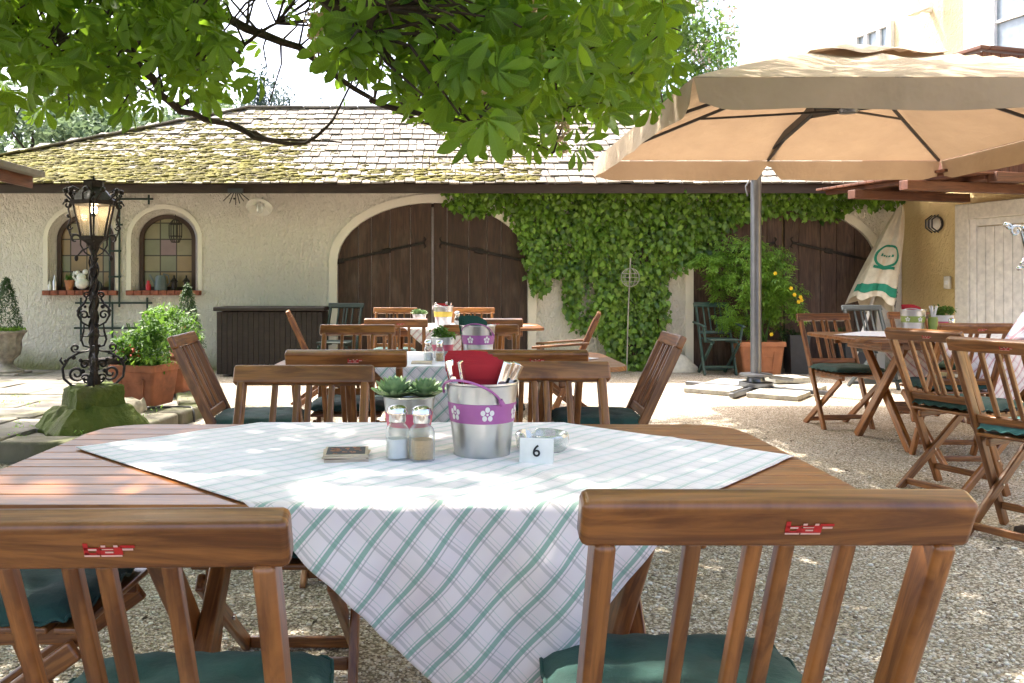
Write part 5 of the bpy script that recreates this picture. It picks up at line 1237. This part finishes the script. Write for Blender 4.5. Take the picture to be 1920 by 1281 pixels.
# ornate lamp post at the right edge and the towel hanging from it
p = at(1968, 600, 3.9); t = thing('scroll_iron_stand', 'silver scrolled iron lantern stand at the right edge of the picture', 'stand', (p.x, 3.9, 0))
mb = MB(); mb.tube([(0, 0, 0), (0, 0, 1.5)], .016, 10); mb.lathe([(.14, 0), (.14, .02), (.02, .05)], n=16, cap=True); obj('pole', mb, 'iron', t)
mb = MB()
for k in range(4):
    a = PI/2*k+PI; dx, dy = math.cos(a), math.sin(a); T3 = lambda P, rr=.006: mb.tube([(dx*q[0], dy*q[0], q[1]) for q in P], rr, 6)
    T3([(.01, 1.22), (.06, 1.23), (.10, 1.27), (.12, 1.36), (.13, 1.40)]); T3(spiral((.155, 1.40), .028, 1.2, PI, -1)); T3(spiral((.12, 1.25), .022, 1.2, PI/2, 1)); T3(spiral((.185, 1.425), .014, 1, PI, 1), .008)
    mb.ball((dx*.2, dy*.2, 1.43), .012, 8, 5); mb.ball((dx*.14, dy*.14, 1.23), .012, 8, 5)
obj('scroll_arms', mb, 'silver', t)
mb = MB(); mb.lathe([(.05, 1.24), (.075, 1.26), (.09, 1.38), (.095, 1.385), (.06, 1.40), (.02, 1.44)], n=8, cap=True); obj('lantern_glass', mb, 'lantern_glass', t)
mb = MB()
def tf(u, v):
    x = .04-(.05+.24*min(1, v/.75)**1.25)*(1-u); z = 1.21-v*.42*(1-.45*u)-.03*u; y = -.03+.05*math.sin(u*9+v*4)+.03*math.sin(u*21)*v
    if v > .75: x += (v-.75)*.62*(1-u)
    return (x+.02, y, z)
mb.grid(tf, 60, 40, lambda u, v: (u*.75+v*.3, v*.75-u*.3)); tw_ = obj('hanging_towel', mb, 'cloth_pink', sharp=180, wn=False); tw_.location = t.location; sm = tw_.modifiers.new('thickness', 'SOLIDIFY'); sm.thickness = .003
tag(tw_, 'pink and white checked towel hanging at the right edge', 'towel')

# ============================================================ left edge shelter
p = at(0, 300, 6.8); t = thing('wooden_shelter', 'corner of a small wooden shelter roof at the left edge', 'shelter', (p.x-.85, 6.8, ztr(6.8)))
mb = MB(); mb.bar((-.6, 0, 2.16-.12), (1.0, 0, 2.10-.12), .9, .05, (0,1,0), .006); obj('roof', mb, 'shingle', t)
mb = MB(); mb.bar((-.6, -.40, 1.95), (.96, -.40, 1.90), .02, .13, (0,1,0), .006); mb.bar((.9, -.42, 1.93), (.9, .42, 1.93), .14, .02, (0,0,1), .004); obj('roof_board', mb, 'red_wood', t)
for s in (-1, 1): mb = MB(); mb.bar((-.3, s*.3, 0), (-.3, s*.3, 1.95), .09, .09, (1,0,0), .01); obj('post', mb, 'red_wood', t)
# ============================================================ chestnut tree
ch = thing('chestnut_tree', 'large horse chestnut with hanging leafy branches above the tables', 'tree', (-5.6, 3.4, 0))
O = np.array([-5.6, 3.4, 0.0])
YB = [(-400,300),(0,282),(60,250),(130,228),(200,292),(240,240),(300,225),(350,228),(420,215),(470,250),(520,215),(600,150),(625,215),(660,215),(700,205),(760,228),(800,262),(850,288),(890,292),(940,282),(990,298),(1050,312),(1100,308),(1112,262),(1160,240),(1245,232),(1268,150),(1290,-20),(1400,-150),(1900,-420),(2400,-700)]
def yb(px): return float(np.interp(px, [a for a, _ in YB], [b for _, b in YB]))
limbs = []
def limb(P, r0, r1, n=14):
    P = [Vector(p) for p in P]; out = []
    for i in range(n+1):
        f = i/n*(len(P)-1); k = min(int(f), len(P)-2); u = f-k; a, b = P[k], P[k+1]; p0 = P[max(k-1, 0)]; p3 = P[min(k+2, len(P)-1)]
        q = .5*((2*a)+(b-p0)*u+(2*p0-5*a+4*b-p3)*u*u+(-p0+3*a-3*b+p3)*u**3); out.append(q+Vector((U(-.01,.01), U(-.01,.01), U(-.01,.01))))
    limbs.append((out, [r0+(r1-r0)*i/n for i in range(n+1)])); return out
tr = Vector(O)
mb = MB(); mb.tube([tr+Vector((0,0,-.1)), tr+Vector((.02,0,.4)), tr+Vector((0,.05,1.4)), tr+Vector((.1,.05,2.6)), tr+Vector((.3,.1,4.5)), tr+Vector((.3,.1,6.5))], [.42, .33, .29, .27, .2, .08], 16)
mb.v = [(x-O[0], y-O[1], z) for x, y, z in mb.v]; obj('trunk', mb, 'bark', ch)
T0 = tr+Vector((.1, .05, 2.5))
limb([T0, at(0, 45, 4.6), at(110, 110, 4.9), at(240, 110, 5.1), at(330, 200, 5.3), at(430, 235, 5.5), at(520, 262, 5.7), at(640, 268, 5.9)], .045, .005, 34)
limb([T0+Vector((0,0,.2)), at(-200, -150, 4.2), at(80, 5, 4.4), at(200, 60, 4.5), at(290, 120, 4.6), at(420, 150, 4.8)], .035, .006, 22)
limb([T0+Vector((0,0,.6)), at(-150, -500, 3.6), at(330, -250, 3.8), at(640, 20, 4.1), at(760, 95, 4.3), at(930, 130, 4.5), at(1090, 135, 4.8), at(1210, 135, 5.0)], .07, .008, 26)
limb([T0+Vector((0,0,.4)), at(-100, -300, 5.2), at(400, 20, 5.6), at(560, 90, 5.8), at(700, 190, 6.0), at(860, 250, 6.2)], .05, .008, 20)
limb([T0+Vector((0,0,1)), at(200, -900, 3.0), at(560, -420, 3.0), at(700, -60, 3.1), at(690, 60, 3.2)], .06, .012, 16)
limb([T0+Vector((0,0,1)), at(500, -700, 4.2), at(900, -350, 4.6), at(1120, -20, 5.0), at(1180, 20, 5.2), at(1230, 45, 5.3)], .06, .012, 16)
limb([at(430, 235, 5.5), at(500, 262, 5.4), at(580, 265, 5.5), at(625, 225, 5.6)], .02, .008, 8)
limb([at(330, 200, 5.3), at(400, 160, 5.2), at(470, 75, 5.2), at(520, 45, 5.2)], .02, .008, 8)
limb([at(690, 190, 4.3), at(800, 215, 4.4), at(900, 235, 4.4), at(1040, 285, 4.6)], .016, .007, 8)
for k in range(13):   # limbs of the crown overhead
    a = R(-75+150*k/12); e = Vector((math.cos(a), math.sin(a), 0)); ln = U(4.5, 7)
    limb([tr+Vector((.2, .1, 3+k % 4*.8)), tr+e*ln*.45+Vector((0, 0, 4.6+U(-.3, 1))), tr+e*ln*.8+Vector((0,0,4.7+U(-.3, 1.2))), tr+e*ln+Vector((0, 0, 4.2+U(0, 1)))], .09, .02, 12)
mb = MB()
for P, rr in limbs: mb.tube([p-tr for p in P], rr, 7)
allp = [(p, r_) for P, rr in limbs for p, r_ in zip(P, rr)]; LP = np.array([tuple(p) for p, _ in allp])
nodes = []
def project(p): return CX+p[0]/p[1]*F, HY-(p[2]-H)/p[1]*F
tries = 0
def density(px, py):   # sparse windows in the crown where the sky shows
    d = 1.0 if math.sin(px*.021+1.3)*math.sin(py*.033+px*.006)>-.55 else .45
    if 425 < px < 595 and -200 < py < 205: d = .10
    if 590 <= px < 650 and 100 < py < 260: d = .25
    if 640 < px < 790 and 140 < py < 250 : d = .35
    if px > 1120 and py < 100: d = .6
    if 380 < px < 620 and py > 210: d = .5
    if px < 420 and 150 < py: d = .40
    return d
targ = 0
while targ < 1000:      # visible part
    Y = U(2.9, 6.6); px = U(-250, 1330); py = U(-130, 312)
    lim = yb(px)-40*3.5/Y
    if py > lim or (Y < 3.5 and not 560 < px < 1150 and U(0,1) < .85): continue
    if U(0, 1) > density(px, py): continue
    if px < 560 and Y < 3.6: continue
    nodes.append(at(px, py, Y)); targ += 1
vis_n = len(nodes)
while targ < 3900:      # crown outside the picture, above and to the sides
    x = U(-11.5, 3.8); y = U(-3.5, 10.6); z = U(2.6, 7.2)
    cxn = ((x+3.9)/7.8)**2+((y-3.5)/7.1)**2+((z-4.7)/2.7)**2
    if cxn > 1: continue
    if y > .3:
        px, py = project((x, y, z))
        if py > -70-560/y and -500 < px < 2500: continue
    elif z < 3.0: continue
    nodes.append(Vector((x, y, z))); targ += 1
NP = np.array([tuple(p) for p in nodes])
for i, p in enumerate(NP):
    d2 = ((LP-p)**2).sum(1); j = int(d2.argmin()); q = LP[j]
    if (i < vis_n or i % 3 == 0) and d2[j] < (.32 if i < vis_n else .5) and not (i >= vis_n and q[1] > .5 and project(q)[1] > -60):
        a, b = Vector(q), Vector(p); m_ = (a+b)/2+Vector((U(-.06,.06), U(-.06,.06), U(.0, .12))); mb.tube([a-tr, m_-tr, b-tr], [.009, .006, .004], 4, cap=False)
obj('branches', mb, 'bark', ch, wn=False)
pos, dirs, nrm, size = [], [], [], []
for i, p in enumerate(NP):
    k = random.randint(2, 4) if i < vis_n else random.randint(3, 4)
    for _ in range(k):
        c = p+rng.normal(0, .10 if i < vis_n else .22, 3)
        if i < vis_n and c[1] > 0:
            px, py = project(c)
            if py > yb(px)-30: continue
            if U(0, 1) > density(px, py)*1.6: continue
        out = rng.normal(0, 1, 3); out[2] = abs(out[2])*.4+.15; out /= np.linalg.norm(out); a0 = U(0, 6.3); nl = random.choice((5, 5, 6, 7))
        n0 = Vector(out).normalized(); e1 = n0.orthogonal().normalized(); e2 = n0.cross(e1); big = U(.7, 1.3)*(1 if i < vis_n else 1.9); droop = U(.15, .75)
        for q in range(nl):
            a = a0+(q-(nl-1)/2)*(5.2/nl); d = (e1*math.cos(a)+e2*math.sin(a))-n0*droop+Vector((0, 0, -.25)); d.normalize()
            pos.append(c+np.array(d)*.012); dirs.append(tuple(d)); nrm.append(tuple((n0+e1*U(-.15,.15)+e2*U(-.15,.15)))); size.append((.098 if i < vis_n else .108)*big*(1.15-.12*abs(q-(nl-1)/2)))
pos, dirs, nrm, size = map(np.array, (pos, dirs, nrm, size))
V, Fq, UVs = inst(*LEAFLET, frames(dirs, nrm, size), pos-O); fastmesh('crown', V, Fq, UVs, 'chestnut', ch)
for px, py, Y, hh in ((590, 50, 3.6, .17), (735, 8, 3.7, .14), (1010, 15, 4.0, .16), (1215, 235, 4.4, .0), (1085, 90, 4.6, .16), (1055, 250, 4.4, .17), (1140, 100, 5.2, .15), (905, 150, 4.0, .12), (1180, 130, 5.2, .14), (1240, 110, 5.2, .12)):
    if hh == 0: continue
    c = at(px, py, Y)-tr; mb = MB(); mb.tube([c+Vector((0,0,.12)), c, c-Vector((0,0,hh*.8))], .003, 5)
    for _ in range(70):
        f = U(0, 1); r_ = .055*(1-.6*f)*U(.3, 1); a = U(0, 6.3); mb.ball(c+Vector((math.cos(a)*r_, math.sin(a)*r_, .06-hh*f)), U(.005, .010), 5, 3)
    obj('blossom', mb, 'beige_blossom', ch, wn=False)

# ============================================================ background trees
def bgtree(lab, px, Y, ztop, rx, m, n, leaf, T=SIMPLE, name='tree', cat='tree', zlow=1.0, cone=False):
    x = (px-CX)/F*Y; t = thing(name, lab, cat, (x, Y, 0))
    mb = MB(); mb.tube([(0,0,-.1), (.05,0,ztop*.4), (0,.05,ztop*.9)], [.035*ztop**.8+.05, .03*ztop**.8, .02], 10)
    for k in range(9): a = U(0, 6.3); z = zlow+(ztop-zlow)*U(.1, .7); mb.tube([(0,0,z), (math.cos(a)*rx*.6, math.sin(a)*rx*.6, z+rx*.3)], [.05, .015], 6)
    obj('trunk', mb, 'bark', t)
    if cone:
        P = []
        for _ in range(n): f = U(0, 1); lay = math.floor(f*12)/12; r_ = rx*(1-f)*U(.2, 1)*(1.15-.5*(f-lay)*12); a = U(0, 6.3); P.append((math.cos(a)*r_, math.sin(a)*r_, zlow+(ztop-zlow)*f-.15*r_))
        P = np.array(P)
    else: P = blob_points((0, 0, (zlow+ztop)/2), (rx, rx*.8, (ztop-zlow)/2), n, 70, .24)
    foliage('crown', m, P, leaf, T, t); return t
def zt_(py, Y): return H+(HY-py)*Y/F
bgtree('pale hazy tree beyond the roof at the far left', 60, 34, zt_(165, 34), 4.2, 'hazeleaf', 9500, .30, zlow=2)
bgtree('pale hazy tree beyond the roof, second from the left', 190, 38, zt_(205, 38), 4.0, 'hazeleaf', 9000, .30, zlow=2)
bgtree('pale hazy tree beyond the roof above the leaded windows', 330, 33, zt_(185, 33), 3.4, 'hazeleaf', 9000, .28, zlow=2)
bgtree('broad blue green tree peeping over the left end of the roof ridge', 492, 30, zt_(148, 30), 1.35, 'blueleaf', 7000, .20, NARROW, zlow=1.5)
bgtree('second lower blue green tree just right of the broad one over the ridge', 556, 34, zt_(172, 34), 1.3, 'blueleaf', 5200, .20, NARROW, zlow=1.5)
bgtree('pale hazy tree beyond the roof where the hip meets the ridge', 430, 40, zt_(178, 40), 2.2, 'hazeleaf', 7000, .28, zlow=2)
bgtree('yellowish green bush just showing over the ridge left of the chestnut leaves', 660, 24, zt_(192, 24), 1.6, 'bgleaf', 2000, .15, zlow=1)
lil = bgtree('pale flowering lilac bush behind the roof beside the house', 1225, 17.5, zt_(-60, 17.5), 2.2, 'bgleaf', 13000, .105, name='lilac_bush', cat='bush', zlow=2.2)
P = blob_points((0, -.3, 5.3), (2.1, 1.7, 2.3), 3400, 46, .13); foliage('blossoms', 'white_flower', P, .075, SIMPLE, lil)
bgtree('dense green bush low behind the roof below the lilac', 1330, 16.2, zt_(85, 16.2), 1.15, 'herb', 4200, .09, name='bush', cat='bush', zlow=2.6)
bgtree('leafy tree behind the lilac against the sky', 1060, 22, zt_(-40, 22), 2.4, 'bgleaf', 6500, .15, zlow=3)
t = thing('shed', 'dark shingled shed roof just showing behind the ridge below the lilac', 'shed', (at(1220, 200, 15.6).x, 15.9, 0))
mb = MB(); mb.box((0, .6, 1.9), (2.4, 1.6, 3.8), .01); obj('wall', mb, 'chest_wood', t); mb = MB(); mb.bar((0, -.5, 4.05), (0, 1.6, 5.0), 2.8, .06, (1,0,0), .01); obj('roof', mb, 'fascia', t)

# ============================================================ litter on the gravel
pts = []
while len(pts) < 700:
    Y = 2.2+8*U(0,1)**1.4; x = U(-.7, .8)*Y
    if x < -2.2 and Y > 5.2: continue
    pts.append((x, Y, .007))
pts = np.array(pts); n = len(pts); d = rand_dirs(n); d[:, 2] *= .2; nr = rand_dirs(n)*.4; nr[:, 2] = 1
V, Fq, UVs = inst(*SIMPLE, frames(d, nr, rng.uniform(.006, .014, n)), pts); tag(fastmesh('fallen_petals', V, Fq, UVs, 'white_paint'), 'pale fallen petals scattered on the gravel', kind='stuff')
pts = []
while len(pts) < 900:
    Y = 2.0+9*U(0,1)**1.5; x = U(-.75, .8)*Y
    if x < -2.2 and Y > 5.2: continue
    pts.append((x, Y, .006))
pts = np.array(pts); n = len(pts); d = rand_dirs(n); d[:, 2] *= .2; nr = rand_dirs(n)*.4; nr[:, 2] = 1
V, Fq, UVs = inst(*SIMPLE, frames(d, nr, rng.uniform(.008, .028, n)), pts); tag(fastmesh('leaf_litter', V, Fq, UVs, 'bark'), 'dry leaf scraps scattered on the gravel', kind='stuff')
sph = MB(); sph.ball((0,0,0), 1, 6, 4, .7); T = np.array(sph.v); TF = np.array(sph.f[:24]); pts, sz = [], []
for _ in range(21000):
    Y = 2.2+4.5*U(0,1)**1.7; x = U(-.62, .72)*Y; pts.append((x, Y, .002)); sz.append(U(.0025, .006) if U(0,1) < .93 else U(.006, .010))
pts = np.array(pts); mats = np.array([np.diag([a*U(.8,1.5), a*U(.8,1.3), a*U(.6,1)]) for a in sz]); V, Fq, UVs = inst(T, TF, T[:, :2], mats, pts)
m, nt, b, o = mat('loose_pebbles'); g = N(nt, 'NewGeometry'); L(nt, ramp(nt, g.outputs['Random Per Island'], [(0, (.16,.11,.08)), (.2, (.42,.36,.28)), (.7, (.62,.57,.49)), (1, (.76,.73,.67))]), b.inputs['Base Color']); b.inputs['Roughness'].default_value = .85; M['pebble'] = m
tag(fastmesh('pebbles', V, Fq, UVs, 'pebble'), 'loose pebbles on top of the gravel', kind='stuff')
P = np.array([(U(-4.5, -2.3), U(5.75, 8.5), 0) for _ in range(60)]); P2 = []
for x, y, _ in P:
    for k in range(14): P2.append((x+U(-.06,.06), y+U(-.05,.05), ztr(y)+U(0,.02)))
tag(foliage('weeds', 'shrub', np.array(P2), .028, NARROW), 'small green weeds between the flagstones', kind='stuff')
